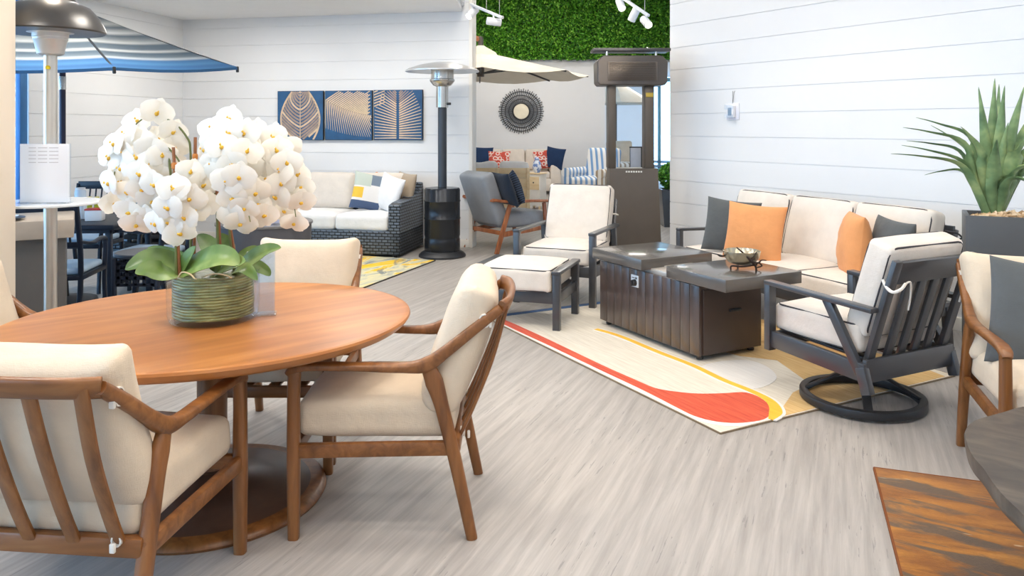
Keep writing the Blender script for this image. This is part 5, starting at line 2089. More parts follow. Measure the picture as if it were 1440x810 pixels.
um.l(tlu.outputs[0], mxs.inputs[2])
um.l(mxs.outputs[0], um.t.nodes['Material Output'].inputs['Surface'])
uroot = thing('market_umbrella', 'large dark striped market umbrella open over the left bay', 'umbrella', (ux, UD, 0))
rise = 0.55
mb = MB()
m_r, m_k = 10, 6
verts, faces = [], []
rot0 = math.radians(-3)


TILT = Matrix.Translation((0, 0, uz)) @ Matrix.Rotation(math.radians(4.5), 4, 'X') @ Matrix.Translation((0, 0, -uz))
mb.M = TILT


def canopy_pt(k, j, i):
    """k panel, j step across the panel, i ring"""
    a0, a1 = rot0 + k * PI / 4, rot0 + (k + 1) * PI / 4
    u = i / m_r
    p0_ = V((math.cos(a0), math.sin(a0), 0)) * (UR * u)
    p1_ = V((math.cos(a1), math.sin(a1), 0)) * (UR * u)
    s_ = j / m_k
    p = p0_.lerp(p1_, s_)
    sag = 0.03 * u * math.sin(PI * s_)
    p.z = uz + rise * (1 - u) ** 1.12 - sag * 0.7
    return p


for k in range(8):
    o = len(verts)
    for i in range(m_r + 1):
        for j in range(m_k + 1):
            verts.append(canopy_pt(k, j, i))
    for i in range(m_r):
        for j in range(m_k):
            faces.append((o + i * (m_k + 1) + j, o + (i + 1) * (m_k + 1) + j, o + (i + 1) * (m_k + 1) + j + 1, o + i * (m_k + 1) + j + 1))
mb.add(verts, faces)
cn = mb.build('canopy', um.mat, uroot, angle=25)
cn.rotation_euler = (0, 0, 0)
mb = MB()
mb.M = TILT
verts, faces = [], []
for k in range(8):
    o = len(verts)
    for j in range(m_k + 1):
        p = canopy_pt(k, j, m_r)
        verts += [p, p + V((p.x * 0.002, p.y * 0.002, -0.022))]
    for j in range(m_k):
        faces.append((o + 2 * j, o + 2 * j + 1, o + 2 * j + 3, o + 2 * j + 2))
mb.add(verts, faces)
mb.build('hem', plain('blue_grey_hem', RGB(48, 92, 134), 0.85), uroot, angle=25)
mb = MB()
mb.lathe([(0.024, 0.05), (0.024, uz - 0.12), (0.024, uz + rise)], 20)
mb.build('pole', plain('midnight_pole', RGB(46, 50, 74), 0.35, 0.3), uroot)
mb = MB()
mb.lathe([(0.027, uz - 0.19), (0.027, uz - 0.08)], 20)
mb.build('pole_joint', M_STEEL, uroot)
mb = MB()
mb.lathe([(0.26, 0), (0.27, 0.02), (0.26, 0.05), (0.05, 0.08), (0.035, 0.30), (0.03, 0.31)], 40)
mb.build('stand', M_BLACKM, uroot)
mb = MB()
mb.M = TILT
mb.lathe([(0.06, uz + rise - 0.05), (0.075, uz + rise - 0.02), (0.03, uz + rise + 0.05), (0.0, uz + rise + 0.09)], 20)
mb.build('finial', M_BLACKM, uroot)
for k in range(8):
    a = rot0 + k * PI / 4
    e = V((math.cos(a), math.sin(a), 0))
    mb = MB()
    mb.M = TILT
    mb.bar(e * 0.05 + V((0, 0, uz + rise - 0.06)), e * (UR - 0.01) + V((0, 0, uz - 0.012)), 0.014, 0.018)
    mb.bar(e * 0.03 + V((0, 0, uz - 0.02)), e * (UR * 0.52) + V((0, 0, uz + rise * 0.40)), 0.012, 0.014)
    mb.box(e * (UR - 0.005) + V((0, 0, uz - 0.02)), (0.022, 0.022, 0.05), a, 0.006)
    mb.build('rib', M_BLACKM, uroot)

# ------------------------------------------------------------------ counter-height fire table by the heater
CD = 4.85
ca = AT(104, 308, CD)
cz = ca.z
CRZ = math.radians(3)
cR = math.radians(29)
clen, cdep = 1.25, 0.56
cloc = put(cR, (clen / 2, -cdep / 2), (ca.x, CD))
ct = thing('bar_fire_table', 'grey counter-height fire table with a beige top at the left edge', 'fire table', cloc, cR)
tth = 26 * CD / FL
mb = MB()
mb.box((-0.01, 0, (cz - tth) / 2), (clen - 0.07, cdep - 0.08, cz - tth), None, 0.006)
mb.build('body', plain('warm_grey_panel', RGB(96, 92, 88), 0.5, 0.05, 0.04), ct)
mb = MB()
mb.box((0, 0, cz - tth / 2), (clen, cdep, tth), None, 0.008)
mb.build('stone_top', plain('beige_stone', RGB(186, 172, 156), 0.45, 0.0, 0.07, 10), ct)
mb = MB()
mb.box((-0.25, 0.08, cz + 0.004), (0.55, 0.25, 0.008), None, 0.003)
mb.build('burner_cover', M_STEELB, ct)


def on_counter(px, d):
    return AT(px, 300, d).x


def plate(label, x, y, z):
    t_ = thing('place_setting_plate', label, 'plate', (x, y, z))
    mb = MB()
    mb.lathe([(0.0, 0.004), (0.08, 0.004), (0.14, 0.014), (0.142, 0.018), (0.13, 0.016), (0.08, 0.009), (0, 0.008)], 36)
    mb.build('charger', M_BLACKM, t_)
    mb = MB()
    mb.lathe([(0.0, 0.010), (0.06, 0.010), (0.105, 0.022), (0.107, 0.026), (0.095, 0.022), (0.06, 0.016), (0, 0.015)], 36)
    mb.build('dish', plain('pale_blue_dish', RGB(206, 222, 236), 0.2), t_)
    return t_


plate('pale blue plate on a dark charger on the beige counter top', *at_local(cloc, cR, (0.22, -0.16, 0)).xy, cz + 0.001)


def tumbler(label, x, y, z, hgt=0.13, r=0.036):
    t_ = thing('glass_tumbler', label, 'glass', (x, y, z))
    mb = MB()
    mb.lathe([(0.0, 0.002), (r * 0.85, 0.002), (r, hgt), (r * 0.95, hgt), (r * 0.8, 0.012), (0, 0.012)], 24)
    mb.build('tumbler', M_ACRYLD, t_)
    return t_


tumbler('clear tumbler beside the plate on the beige counter top', *at_local(cloc, cR, (0.14, 0.06, 0)).xy, cz + 0.001)


# ------------------------------------------------------------------ dark cast metal dining set
def make_metal_chair(label, loc, rz, group):
    t_ = thing('metal_dining_chair', label, 'chair', loc, rz, group)
    for s in (-1, 1):
        mb = MB()
        mb.sweep(catmull([(s * 0.235, -0.27, 0), (s * 0.225, -0.235, 0.2), (s * 0.225, -0.225, 0.40), (s * 0.235, -0.22, 0.55), (s * 0.24, -0.20, 0.64)], 4), 0.016, 0.018, (1, 0, 0), 3, 10)
        mb.build('leg', M_INK, t_)
        mb = MB()
        mb.sweep(catmull([(s * 0.225, 0.36, 0), (s * 0.22, 0.25, 0.2), (s * 0.22, 0.215, 0.42), (s * 0.225, 0.24, 0.65), (s * 0.225, 0.31, 0.95)], 4), 0.017, 0.020, (1, 0, 0), 3, 10)
        mb.build('leg', M_INK, t_)
        mb = MB()
        mb.sweep(catmull([(s * 0.24, -0.205, 0.635), (s * 0.255, -0.10, 0.665), (s * 0.25, 0.08, 0.65), (s * 0.225, 0.25, 0.68)], 5), 0.02, 0.012, (1, 0, 0), 3, 10)
        mb.build('armrest', M_INK, t_)
    mb = MB()
    mb.bar((-0.225, 0.305, 0.935), (0.225, 0.305, 0.935), 0.02, 0.075, bev=0.006)
    mb.bar((-0.22, 0.25, 0.66), (0.22, 0.25, 0.66), 0.018, 0.04, bev=0.005)
    for k in range(7):
        x = -0.165 + k * 0.055
        mb.bar((x, 0.25, 0.66), (x, 0.303, 0.92), 0.014, 0.010, up=(0, 1, 0), bev=0.003)
    mb.build('backrest', M_INK, t_)
    mb = MB()
    for s in (-1, 1):
        mb.bar((s * 0.225, -0.24, 0.42), (s * 0.225, 0.225, 0.42), 0.03, 0.035, bev=0.006)
    mb.bar((-0.225, -0.235, 0.42), (0.225, -0.235, 0.42), 0.03, 0.035, bev=0.006)
    mb.bar((-0.225, 0.22, 0.42), (0.225, 0.22, 0.42), 0.03, 0.035, bev=0.006)
    for k in range(7):
        x = -0.18 + k * 0.06
        mb.bar((x, -0.23, 0.42), (x, 0.215, 0.42), 0.018, 0.010)
        y = -0.19 + k * 0.063
        mb.bar((-0.22, y, 0.42), (0.22, y, 0.42), 0.018, 0.010)
    mb.build('seat_lattice', M_INK, t_)
    mb = MB()
    mb.soft((0, -0.01, 0.460), (0.43, 0.43, 0.05), 0.022, 0.01)
    mb.build('seat_pad', plain('pale_blue_pad', RGB(176, 200, 222), 0.8), t_)
    return t_


MTx, MTy = ux, UD
mt = thing('metal_dining_table', 'dark cast metal dining table behind the beige counter', 'table', (MTx, MTy, 0), 0.04)
MZ = 0.725
mb = MB()
mb.box((0, 0, MZ - 0.02), (1.24, 0.86, 0.04), None, 0.012, 3)
mb.build('table_top', M_INK, mt)
mb = MB()
for s in (-1, 1):
    mb.bar((s * 0.57, -0.38, MZ - 0.055), (s * 0.57, 0.38, MZ - 0.055), 0.02, 0.03)
    mb.bar((-0.57, s * 0.38, MZ - 0.055), (0.57, s * 0.38, MZ - 0.055), 0.02, 0.03)
mb.build('apron', M_INK, mt)
for (x, y) in ((-1, -1), (1, -1), (1, 1), (-1, 1)):
    mb = MB()
    mb.bar((x * 0.56, y * 0.37, 0), (x * 0.55, y * 0.36, MZ - 0.04), 0.045, 0.045, up=(0, 1, 0), bev=0.006)
    mb.build('leg', M_INK, mt)
rz = face_to(-0.15, 1.0)
c1_ = make_metal_chair('dark metal chair seen from behind between the counter and the metal table', put(rz, (-0.225, 0.31), (AT(107, 300, 5.45).x, 5.45)), rz, 'dark metal chairs around the metal table')
dup(c1_, 'dark metal chair side-on at the metal table\'s right side', (-3.02, 6.46, 0), face_to(-1, 0.08))
dup(c1_, 'dark metal chair facing out from the metal table\'s far side', (AT(122, 300, 7.2).x, 7.2, 0), face_to(0.05, -1))
# things on the metal table
cn_ = thing('snack_box', 'small white box with red trim on the metal table\'s right corner', 'box', (AT(131, 300, 6.35).x, 6.38, MZ + 0.001), 0.2)
mb = MB()
mb.box((0, 0, 0.045), (0.13, 0.10, 0.09), None, 0.008)
mb.build('box_body', M_WHITEP, cn_)
mb = MB()
mb.box((0, 0, 0.095), (0.135, 0.105, 0.014), None, 0.004)
mb.build('lid', plain('red_lid', RGB(206, 70, 62), 0.5), cn_)
cu_ = thing('yellow_trinket', 'pair of small yellow cups behind the white box on the metal table', 'cups', (AT(133, 285, 6.7).x, 6.68, MZ + 0.001))
for s in (-1, 1):
    mb = MB()
    mb.lathe([(0.018, 0.0), (0.022, 0.10), (0.03, 0.13), (0.018, 0.17), (0.0, 0.172)], 18, (s * 0.032, 0, 0))
    mb.build('cup', plain('chartreuse_glaze', RGB(208, 200, 62), 0.3), cu_)
jr = thing('frosted_canister', 'pale blue frosted canister standing on the metal table', 'canister', (AT(113, 285, 6.5).x, 6.5, MZ + 0.001))
mb = MB()
mb.lathe([(0.040, 0), (0.043, 0.01), (0.043, 0.23), (0.036, 0.245), (0, 0.245)], 24)
mb.build('canister', plain('pale_blue_frost', RGB(214, 230, 246), 0.25), jr)
mb = MB()
mb.lathe([(0.038, 0.245), (0.038, 0.262), (0, 0.265)], 24)
mb.build('cap', M_WHITEP, jr)

# small side table with a pierced apron
sx_ = AT(205, 353, 5.6)
st2 = thing('side_table', 'small dark round side table with a pierced apron behind the orchid leaves', 'table', (sx_.x, 5.6, 0))
sz_ = sx_.z
sr_ = 40 * 5.6 / FL
mb = MB()
mb.lathe([(0.0, sz_ - 0.03), (sr_ - 0.01, sz_ - 0.03), (sr_, sz_ - 0.02), (sr_, sz_ - 0.006), (sr_ - 0.008, sz_), (0, sz_)], 40)
mb.build('table_top', plain('dark_metal_top', RGB(58, 66, 78), 0.28, 0.2), st2)
for (x, y) in ((-1, -1), (1, -1), (1, 1), (-1, 1)):
    mb = MB()
    mb.bar((x * 0.155, y * 0.155, 0), (x * 0.15, y * 0.15, sz_ - 0.03), 0.03, 0.03, up=(0, 1, 0), bev=0.004)
    mb.build('leg', M_INK, st2)
mb = MB()
for (ax_, sg) in (('x', -1), ('x', 1), ('y', -1), ('y', 1)):
    for z_ in (sz_ - 0.215, sz_ - 0.165, sz_ - 0.115, sz_ - 0.065):
        a_ = (-0.15, sg * 0.15, z_) if ax_ == 'x' else (sg * 0.15, -0.15, z_)
        b_ = (0.15, sg * 0.15, z_) if ax_ == 'x' else (sg * 0.15, 0.15, z_)
        mb.bar(a_, b_, 0.012, 0.022)
    for k in range(5):
        u = -0.12 + k * 0.06
        a_ = (u, sg * 0.15, sz_ - 0.22) if ax_ == 'x' else (sg * 0.15, u, sz_ - 0.22)
        b_ = (u, sg * 0.15, sz_ - 0.06) if ax_ == 'x' else (sg * 0.15, u, sz_ - 0.06)
        mb.bar(a_, b_, 0.022, 0.012, up=(0, 1, 0))
mb.build('pierced_apron', M_INK, st2)

# woven armchair behind
wc = G(180, 376)
wcz = face_to(0.55, -0.84)
wa = thing('wicker_armchair', 'blue-grey woven armchair half hidden behind the left orchid spray', 'chair', (wc.x + 0.08, wc.y + 0.42, 0), 0.25)
mb = MB()
mb.box((0, 0, 0.17), (0.74, 0.76, 0.28), None, 0.015)
mb.box((0, 0.33, 0.50), (0.74, 0.10, 0.58), None, 0.02)
mb.build('wicker_base', M_WICKB, wa)
for s in (-1, 1):
    mb = MB()
    mb.box((s * 0.31, -0.02, 0.34), (0.12, 0.72, 0.56), None, 0.02)
    mb.build('arm', M_WICKB, wa)
for (x, y) in ((-1, -1), (1, -1), (1, 1), (-1, 1)):
    mb = MB()
    mb.lathe([(0.018, 0), (0.022, 0.035)], 10, (x * 0.33, y * 0.33, 0))
    mb.build('foot', M_BLACKM, wa)
mb = MB()
mb.soft((0, -0.04, 0.38), (0.49, 0.62, 0.14), 0.04, 0.02)
mb.build('seat_cushion', M_WHITEF, wa)
dw = thing('slatted_ottoman', 'dark slatted ottoman with pale stripes behind the small side table', 'ottoman', (AT(226, 330, 7.3).x, 7.3, 0), 0.1)
mb = MB()
for k in range(6):
    mb.box((0, 0, 0.12 + k * 0.075), (0.50, 0.46, 0.045), None, 0.012)
mb.build('slatted_body', plain('dark_brown_weave', RGB(58, 52, 50), 0.5), dw)
mb = MB()
for (x, y) in ((-1, -1), (1, -1), (1, 1), (-1, 1)):
    mb.bar((x * 0.21, y * 0.19, 0), (x * 0.21, y * 0.19, 0.54), 0.03, 0.03, up=(0, 1, 0))
mb.build('corner_posts', M_BLACKM, dw)
mb = MB()
mb.soft((0, 0, 0.575), (0.49, 0.45, 0.07), 0.025, 0.01)
mb.build('cushion', M_LINEN, dw)

# flowering shrub outside the storefront
fs = thing('flowering_shrub', 'purple flowering shrub outside the blue framed window', 'shrub', (AT(12, 200, 12.5).x - 0.6, 12.2, 0))
mb = MB()
rr = random.Random(9)
for k in range(7):
    mb.tube([(0, 0, 0), (rr.uniform(-.4, .4), rr.uniform(-.4, .4), 1.2), (rr.uniform(-.9, .9), rr.uniform(-.9, .9), 2.4)], [0.05, 0.03, 0.015], 6)
mb.build('trunk', M_BASEW, fs)
mb = MB()
for k in range(900):
    p = V((rr.gauss(0, 0.6), rr.gauss(0, 0.6), 2.0 + rr.gauss(0, 0.55)))
    d = V((rr.gauss(0, 1), rr.gauss(0, 1), rr.gauss(0, 1))).normalized() * 0.11
    e = d.orthogonal().normalized() * 0.06
    mb.add([p - d, p + e, p + d, p - e], [(0, 1, 2, 3)])
mb.build('blossom', plain('purple_blossom', RGB(150, 96, 170), 0.8, var=0.3, scale=3), fs, smooth=False)
# ------------------------------------------------------------------ grey armchair with teak frame beside the wall end
ra, rb = G(663, 353), G(698, 358)
gd = V((0.80, 0.60)).normalized()
GRZ = face_to(gd.x, gd.y)
gw = 0.34
gloc = put(GRZ, (-0.33, 0.42), rb)
gc = thing('teak_lounge_armchair', 'grey upholstered armchair with splayed teak frame beside the wall end', 'chair', gloc, GRZ)
for s in (-1, 1):
    mb = MB()
    mb.bar((s * 0.33, 0.42, 0), (s * 0.32, 0.20, 0.60), 0.034, 0.055, up=(0, 1, 0), bev=0.008)
    mb.build('leg', M_REDWOOD, gc)
    mb = MB()
    mb.bar((s * 0.33, -0.36, 0), (s * 0.33, -0.30, 0.57), 0.034, 0.045, up=(0, 1, 0), bev=0.008)
    mb.build('leg', M_REDWOOD, gc)
    mb = MB()
    mb.sweep(catmull([(s * 0.335, -0.40, 0.585), (s * 0.335, -0.1, 0.60), (s * 0.33, 0.25, 0.61), (s * 0.31, 0.46, 0.64)], 5), [0.05, 0.045, 0.030, 0.020], [0.017, 0.017, 0.018, 0.018], (1, 0, 0), 3.5, 12)
    mb.build('armrest', M_REDWOOD, gc)
mb = MB()
for s in (-1, 1):
    mb.bar((s * 0.31, -0.33, 0.27), (s * 0.31, 0.32, 0.22), 0.03, 0.06, bev=0.006)
mb.bar((-0.32, 0.33, 0.24), (0.32, 0.33, 0.24), 0.03, 0.05, bev=0.006)
mb.bar((-0.32, -0.32, 0.27), (0.32, -0.32, 0.27), 0.03, 0.06, bev=0.006)
mb.bar((-0.315, 0.445, 0.628), (0.315, 0.445, 0.628), 0.026, 0.03, bev=0.006)
mb.build('seat_frame', M_REDWOOD, gc)
mb = MB()
mb.soft((0, -0.03, 0.375), (0.56, 0.68, 0.17), 0.05, 0.02)
mb.build('seat_cushion', M_GREYSOFT, gc)
mb = MB()
mb.soft((0, 0.375, 0.64), (0.56, 0.66, 0.17), 0.05, 0.02, Matrix.Rotation(PI / 2 - 0.38, 3, 'X'))
mb.build('back_cushion', M_GREYSOFT, gc)
pm_ = NT('ribbed_navy_fabric')
pm_.setp(rough=0.95)
wv = pm_.n('ShaderNodeTexWave')
wv.bands_direction = 'Z'
wv.inputs['Scale'].default_value = 12
wv.inputs['Distortion'].default_value = 1.0
tcx = pm_.n('ShaderNodeTexCoord')
pm_.l(tcx.outputs['Object'], wv.inputs['Vector'])
pm_.color(pm_.ramp(wv.outputs['Fac'], [(0.3, RGB(30, 38, 52)), (0.7, RGB(62, 76, 98))]))
pm_.bump(wv.outputs['Fac'], 0.5, 0.01)
pillow_at('throw_pillow', 'ribbed navy pillow on the grey teak armchair', 0.42, 0.42, 0.15, pm_.mat, AT(724, 266, 9.32), -0.30, 0.25, GRZ - 0.35, 5)
pillow_at('throw_pillow', 'plain dark slate pillow tucked behind the ribbed navy one', 0.42, 0.42, 0.14, M_NAVYD, AT(710, 266, 9.22), -0.36, 0.0, GRZ - 0.15, 6)

# ------------------------------------------------------------------ black tower heater in the opening
td = 8.0
tx0, tx1 = AT(858, 200, td).x, AT(919.5, 200, td).x
tcx_ = (tx0 + tx1) / 2
zt_ = lambda py: H - (py - HY) * td / FL
xt = lambda px: (px - 720) * td / FL - tcx_
tw = thing('tower_heater', 'tall dark bronze tower heater with open frame and wide head in the opening', 'heater', (tcx_, td, 0), 0)
mb = MB()
# lower cabinet, flaring slightly to the floor
hb = zt_(236)
q = [(-0.255, -0.16), (0.255, -0.16), (0.255, 0.16), (-0.255, 0.16)]
verts = [V((x * 1.08, y * 1.35, 0.0)) for x, y in q] + [V((x * 0.96, y * 0.75, hb)) for x, y in q]
mb.add(verts, [(3, 2, 1, 0), (4, 5, 6, 7), (0, 1, 5, 4), (1, 2, 6, 5), (2, 3, 7, 6), (3, 0, 4, 7)])
cb2 = mb.build('cabinet', M_BRONZE, tw, smooth=False)
mb = MB()
for k in range(7):
    mb.box((-0.075 + k * 0.025, -0.1265, zt_(240.5)), (0.017, 0.004, 0.016), None, 0.001)
mb.build('nameplate_letters', plain('pale_letters', RGB(226, 222, 214), 0.4), cb2)['label'] = 'row of pale raised letters'
for (pa, pb) in ((854, 864.5), (905, 917.5)):
    mb = MB()
    xm, wd_ = (xt(pa) + xt(pb)) / 2, xt(pb) - xt(pa)
    mb.box((xm, 0, (hb + zt_(120)) / 2), (wd_, 0.20, zt_(120) - hb), None, 0.004)
    mb.build('upright', M_BRONZE, tw)
mb = MB()
mb.box((xt(911), -0.105, zt_(134)), (0.075, 0.008, 0.045), None, 0.002)
mb.build('warning_label', plain('yellow_label', RGB(196, 168, 70), 0.6), tw)
mb = MB()
hw = xt(934.5) - xt(837)
hm = (xt(934.5) + xt(837)) / 2
# head: a wide shallow hood that tapers at its ends
z0_, z1_ = zt_(121), zt_(80)
P = [(-hw / 2 + 0.03, z0_), (hw / 2 - 0.03, z0_), (hw / 2 - 0.005, z0_ + 0.03), (hw / 2, z1_ - 0.06), (hw / 2 - 0.06, z1_), (-hw / 2 + 0.06, z1_), (-hw / 2, z1_ - 0.06), (-hw / 2 + 0.005, z0_ + 0.03)]
M4 = Matrix.Translation((hm, 0, 0)) @ Matrix(((1, 0, 0, 0), (0, 0, 1, 0), (0, 1, 0, 0), (0, 0, 0, 1)))
mb.prism(P, -0.18, 0.18, 0, M4)
q = mb.build('head', plain('bronze_grey_head', RGB(84, 79, 76), 0.36, 0.35), tw, smooth=False)
bv = q.modifiers.new('bevel', 'BEVEL')
bv.width, bv.segments = 0.012, 2
mb = MB()
mb.box((hm, -0.182, (z0_ + z1_) / 2 - 0.01), (xt(920) - xt(852), 0.012, 0.19), None, 0.003, mi=0)
for k in range(15):
    mb.box((hm, -0.191, z0_ + 0.055 + k * 0.012), (xt(920) - xt(852) - 0.03, 0.006, 0.005), None, 0, mi=1)
mb.build('burner_grille', [plain('grille_frame', RGB(104, 96, 88), 0.35, 0.4), plain('grille_slats', RGB(72, 62, 54), 0.4, 0.4)], tw)
mb = MB()
mb.box((hm, 0, zt_(71.5)), (xt(939.5) - xt(832), 0.30, 0.03), None, 0.006)
mb.build('deflector_top', M_DARKG, tw)
for s in (-1, 1):
    mb = MB()
    mb.lathe([(0.012, 0), (0.012, zt_(74) - z1_ + 0.01)], 12, (hm + s * 0.25, -0.10, z1_ - 0.005))
    mb.build('spacer', M_STEEL, tw)

# ------------------------------------------------------------------ far room
mc = AT(733, 156.5, FD - 0.03)
mr = 31.5 * FD / FL
mi_ = thing('woven_mirror', 'round dark woven mirror with a pale centre on the far wall', 'mirror', (mc.x, FD - 0.205, mc.z))
mi_.location.y = FD - 0.005
mb = MB()
Mx = Matrix.Rotation(PI / 2, 4, 'X')
mb.lathe([(0.0, 0.0), (mr * 0.40, 0.0), (mr * 0.40, 0.012), (0.0, 0.012)], 40, M=Mx)
mb.build('mirror_glass', plain('cream_mirror', RGB(238, 230, 208), 0.3), mi_)
mb = MB()
for rr_, th_ in ((0.38, 0.022), (0.55, 0.010), (0.72, 0.010), (0.88, 0.010)):
    mb.tube([(mr * rr_ * math.cos(2 * PI * k / 48), -0.02, mr * rr_ * math.sin(2 * PI * k / 48)) for k in range(48)], th_, 6, True)
mb.build('woven_ring', plain('black_rattan', RGB(50, 52, 56), 0.6), mi_)
mb = MB()
for k in range(60):
    a = 2 * PI * k / 60
    mb.bar((mr * 0.40 * math.cos(a), -0.018, mr * 0.40 * math.sin(a)), (mr * (0.98 if k % 2 else 1.02) * math.cos(a), -0.018, mr * (0.98 if k % 2 else 1.02) * math.sin(a)), 0.02, 0.014, up=(0, 1, 0))
mb.build('woven_spokes', plain('slate_rattan', RGB(82, 86, 92), 0.65), mi_)

# cream sectional
sd = 17.2
xs = lambda px, d=sd: (px - 720) * d / FL
se = thing('cream_sectional', 'long cream upholstered sofa under the woven mirror in the far room', 'sofa', (xs(722), sd + 0.35, 0))
sw0 = xs(789) - xs(655)
mb = MB()
mb.box((0, 0, 0.21), (sw0, 0.86, 0.28), None, 0.03)
mb.box((0, 0.37, 0.52), (sw0, 0.14, 0.84), None, 0.05)
mb.build('sofa_frame', M_LINEN, se)
for s in (-1, 1):
    mb = MB()
    mb.box((s * (sw0 / 2 - 0.12), -0.02, 0.36), (0.24, 0.86, 0.60), None, 0.05)
    mb.build('arm', M_LINEN, se)
for s in (-1, 1):
    for y in (-0.36, 0.36):
        mb = MB()
        mb.lathe([(0.022, 0), (0.03, 0.075)], 10, (s * (sw0 / 2 - 0.12), y, 0))
        mb.build('foot', M_BASEW, se)
for k in (-1, 0, 1):
    mb = MB()
    mb.soft((k * 0.54, -0.06, 0.42), (0.54, 0.72, 0.15), 0.04, 0.015)
    mb.build('seat_cushion', M_LINEN, se)
    mb = MB()
    mb.soft((k * 0.54, 0.24, 0.74), (0.53, 0.48, 0.16), 0.05, 0.02, Matrix.Rotation(PI / 2 - 0.18, 3, 'X'))
    mb.build('back_cushion', M_LINEN, se)
rp_ = NT('red_floral_fabric')
rp_.setp(rough=0.95)
vo = rp_.n('ShaderNodeTexVoronoi')
vo.inputs['Scale'].default_value = 11
tcx = rp_.n('ShaderNodeTexCoord')
rp_.l(tcx.outputs['Object'], vo.inputs['Vector'])
rp_.color(rp_.ramp(vo.outputs['Distance'], [(0.0, RGB(208, 84, 66)), (0.28, RGB(214, 100, 84)), (0.34, RGB(240, 222, 214)), (0.5, RGB(236, 214, 206)), (0.56, RGB(200, 84, 70))]))
py_ = sd + 0.06
pillow_at('throw_pillow', 'navy pillow at the cream sofa\'s left end beside a red floral one', 0.52, 0.50, 0.16, M_NAVY, V((xs(677), py_, 0.80)), -0.2, 0.05, 0.1, 1)
pillow_at('throw_pillow', 'red floral pillow on the left half of the cream sofa', 0.50, 0.42, 0.16, rp_.mat, V((xs(702), py_ - 0.1, 0.75)), -0.25, 0.0, -0.1, 2)
pillow_at('throw_pillow', 'red floral pillow on the right half of the cream sofa', 0.40, 0.42, 0.16, rp_.mat, V((xs(762), py_ - 0.05, 0.76)), -0.25, -0.1, 0.4, 3)
pillow_at('throw_pillow', 'navy pillow leaning on the cream sofa\'s right arm', 0.44, 0.48, 0.16, M_NAVY, V((xs(780), py_ - 0.06, 0.80)), -0.2, 0.16, -0.3, 4)

# pale wood daybed seen from behind
dd = 12.4
xd = lambda px: (px - 720) * dd / FL
db = thing('wooden_daybed', 'pale wood panelled daybed with a white cushion, behind the grey armchair', 'daybed', (xd(701), dd + 0.4, 0), 0)
dwid = xd(743) - xd(655)
zt2 = H - (236 - HY) * dd / FL
M_PALEW = wood('pale_oak', RGB(220, 190, 142), RGB(234, 208, 164), RGB(242, 222, 186), (3, 14, 14), 0.5, 0.05)
mb = MB()
for k in range(4):
    z_ = 0.20 + (k + 0.5) * (zt2 - 0.20) / 4
    mb.box((0, -0.40, z_), (dwid, 0.03, (zt2 - 0.20) / 4 - 0.006), None, 0.004)
mb.build('back_panel', M_PALEW, db)
for x in (-dwid / 2 + 0.03, -0.02, dwid / 2 - 0.03):
    mb = MB()
    mb.box((x, -0.425, zt2 / 2), (0.045, 0.04, zt2), None, 0.005)
    mb.build('post', M_PALEW, db)
for x in (-dwid / 2 + 0.03, dwid / 2 - 0.03):
    mb = MB()
    mb.box((x, 0.38, 0.16), (0.05, 0.05, 0.32), None, 0.005)
    mb.build('leg', M_PALEW, db)
mb = MB()
mb.box((0, 0, 0.28), (dwid, 0.80, 0.08), None, 0.006)
mb.build('seat_frame', M_PALEW, db)
mb = MB()
mb.soft((0, 0.02, 0.41), (dwid - 0.06, 0.76, 0.17), 0.05, 0.02)
mb.build('seat_cushion', M_WHITEF, db)
for s in (-1, 1):
    mb = MB()
    mb.soft((s * dwid / 4, -0.28, 0.69), (dwid / 2 - 0.03, 0.48, 0.17), 0.07, 0.03, Matrix.Rotation(PI / 2 - 0.12, 3, 'X'), wob=0.02)
    mb.build('back_cushion', M_WHITEF, db)

# drawer side table with a blue and white jar
nd = 14.2
nx = (755 - 720) * nd / FL
nz = H - (243 - HY) * nd / FL
ns = thing('drawer_side_table', 'small pale wood drawer table carrying the blue and white jar', 'side table', (nx, nd, 0), -0.5)
mb = MB()
mb.box((0, 0, nz / 2 + 0.03), (0.26, 0.26, nz - 0.06), None, 0.006)
mb.build('cabinet', plain('whitewashed_wood', RGB(236, 230, 220), 0.6), ns)
mb = MB()
mb.box((0.0, -0.134, nz * 0.72), (0.22, 0.012, nz * 0.36), None, 0.003)
dq = mb.build('drawer', M_PALEW, ns)
mb = MB()
mb.lathe([(0.0, 0.0), (0.014, 0.006), (0.0, 0.03)], 10, (0, 0, 0), M=Matrix.Translation((0, -0.138, nz * 0.74)) @ Matrix.Rotation(PI / 2, 4, 'X'))
mb.build('knob', M_BLACKM, dq)
mb = MB()
mb.box((0, 0, nz - 0.008), (0.29, 0.29, 0.02), None, 0.005)
mb.build('table_top', M_PALEW, ns)
for (x, y) in ((-1, -1), (1, -1), (1, 1), (-1, 1)):
    mb = MB()
    mb.box((x * 0.11, y * 0.11, 0.03), (0.03, 0.03, 0.06))
    mb.build('foot', M_PALEW, ns)
vj = thing('ginger_jar', 'blue and white squat jar on the small drawer table', 'jar', (nx, nd, nz + 0.003))
jm = NT('blue_white_glaze')
jm.setp(rough=0.15)
jm.color(jm.ramp(jm.noise(jm.coords((14, 14, 14)), 1, 1), [(0.48, RGB(232, 238, 248)), (0.56, RGB(120, 150, 208))]))
mb = MB()
mb.lathe([(0.05, 0), (0.075, 0.06), (0.08, 0.14), (0.06, 0.20), (0.04, 0.22), (0.045, 0.25), (0.0, 0.25)], 28)
mb.build('jar_body', jm.mat, vj)
mb = MB()
mb.lathe([(0.048, 0.25), (0.04, 0.27), (0.012, 0.285), (0.0, 0.29)], 20)
mb.build('lid', jm.mat, vj)

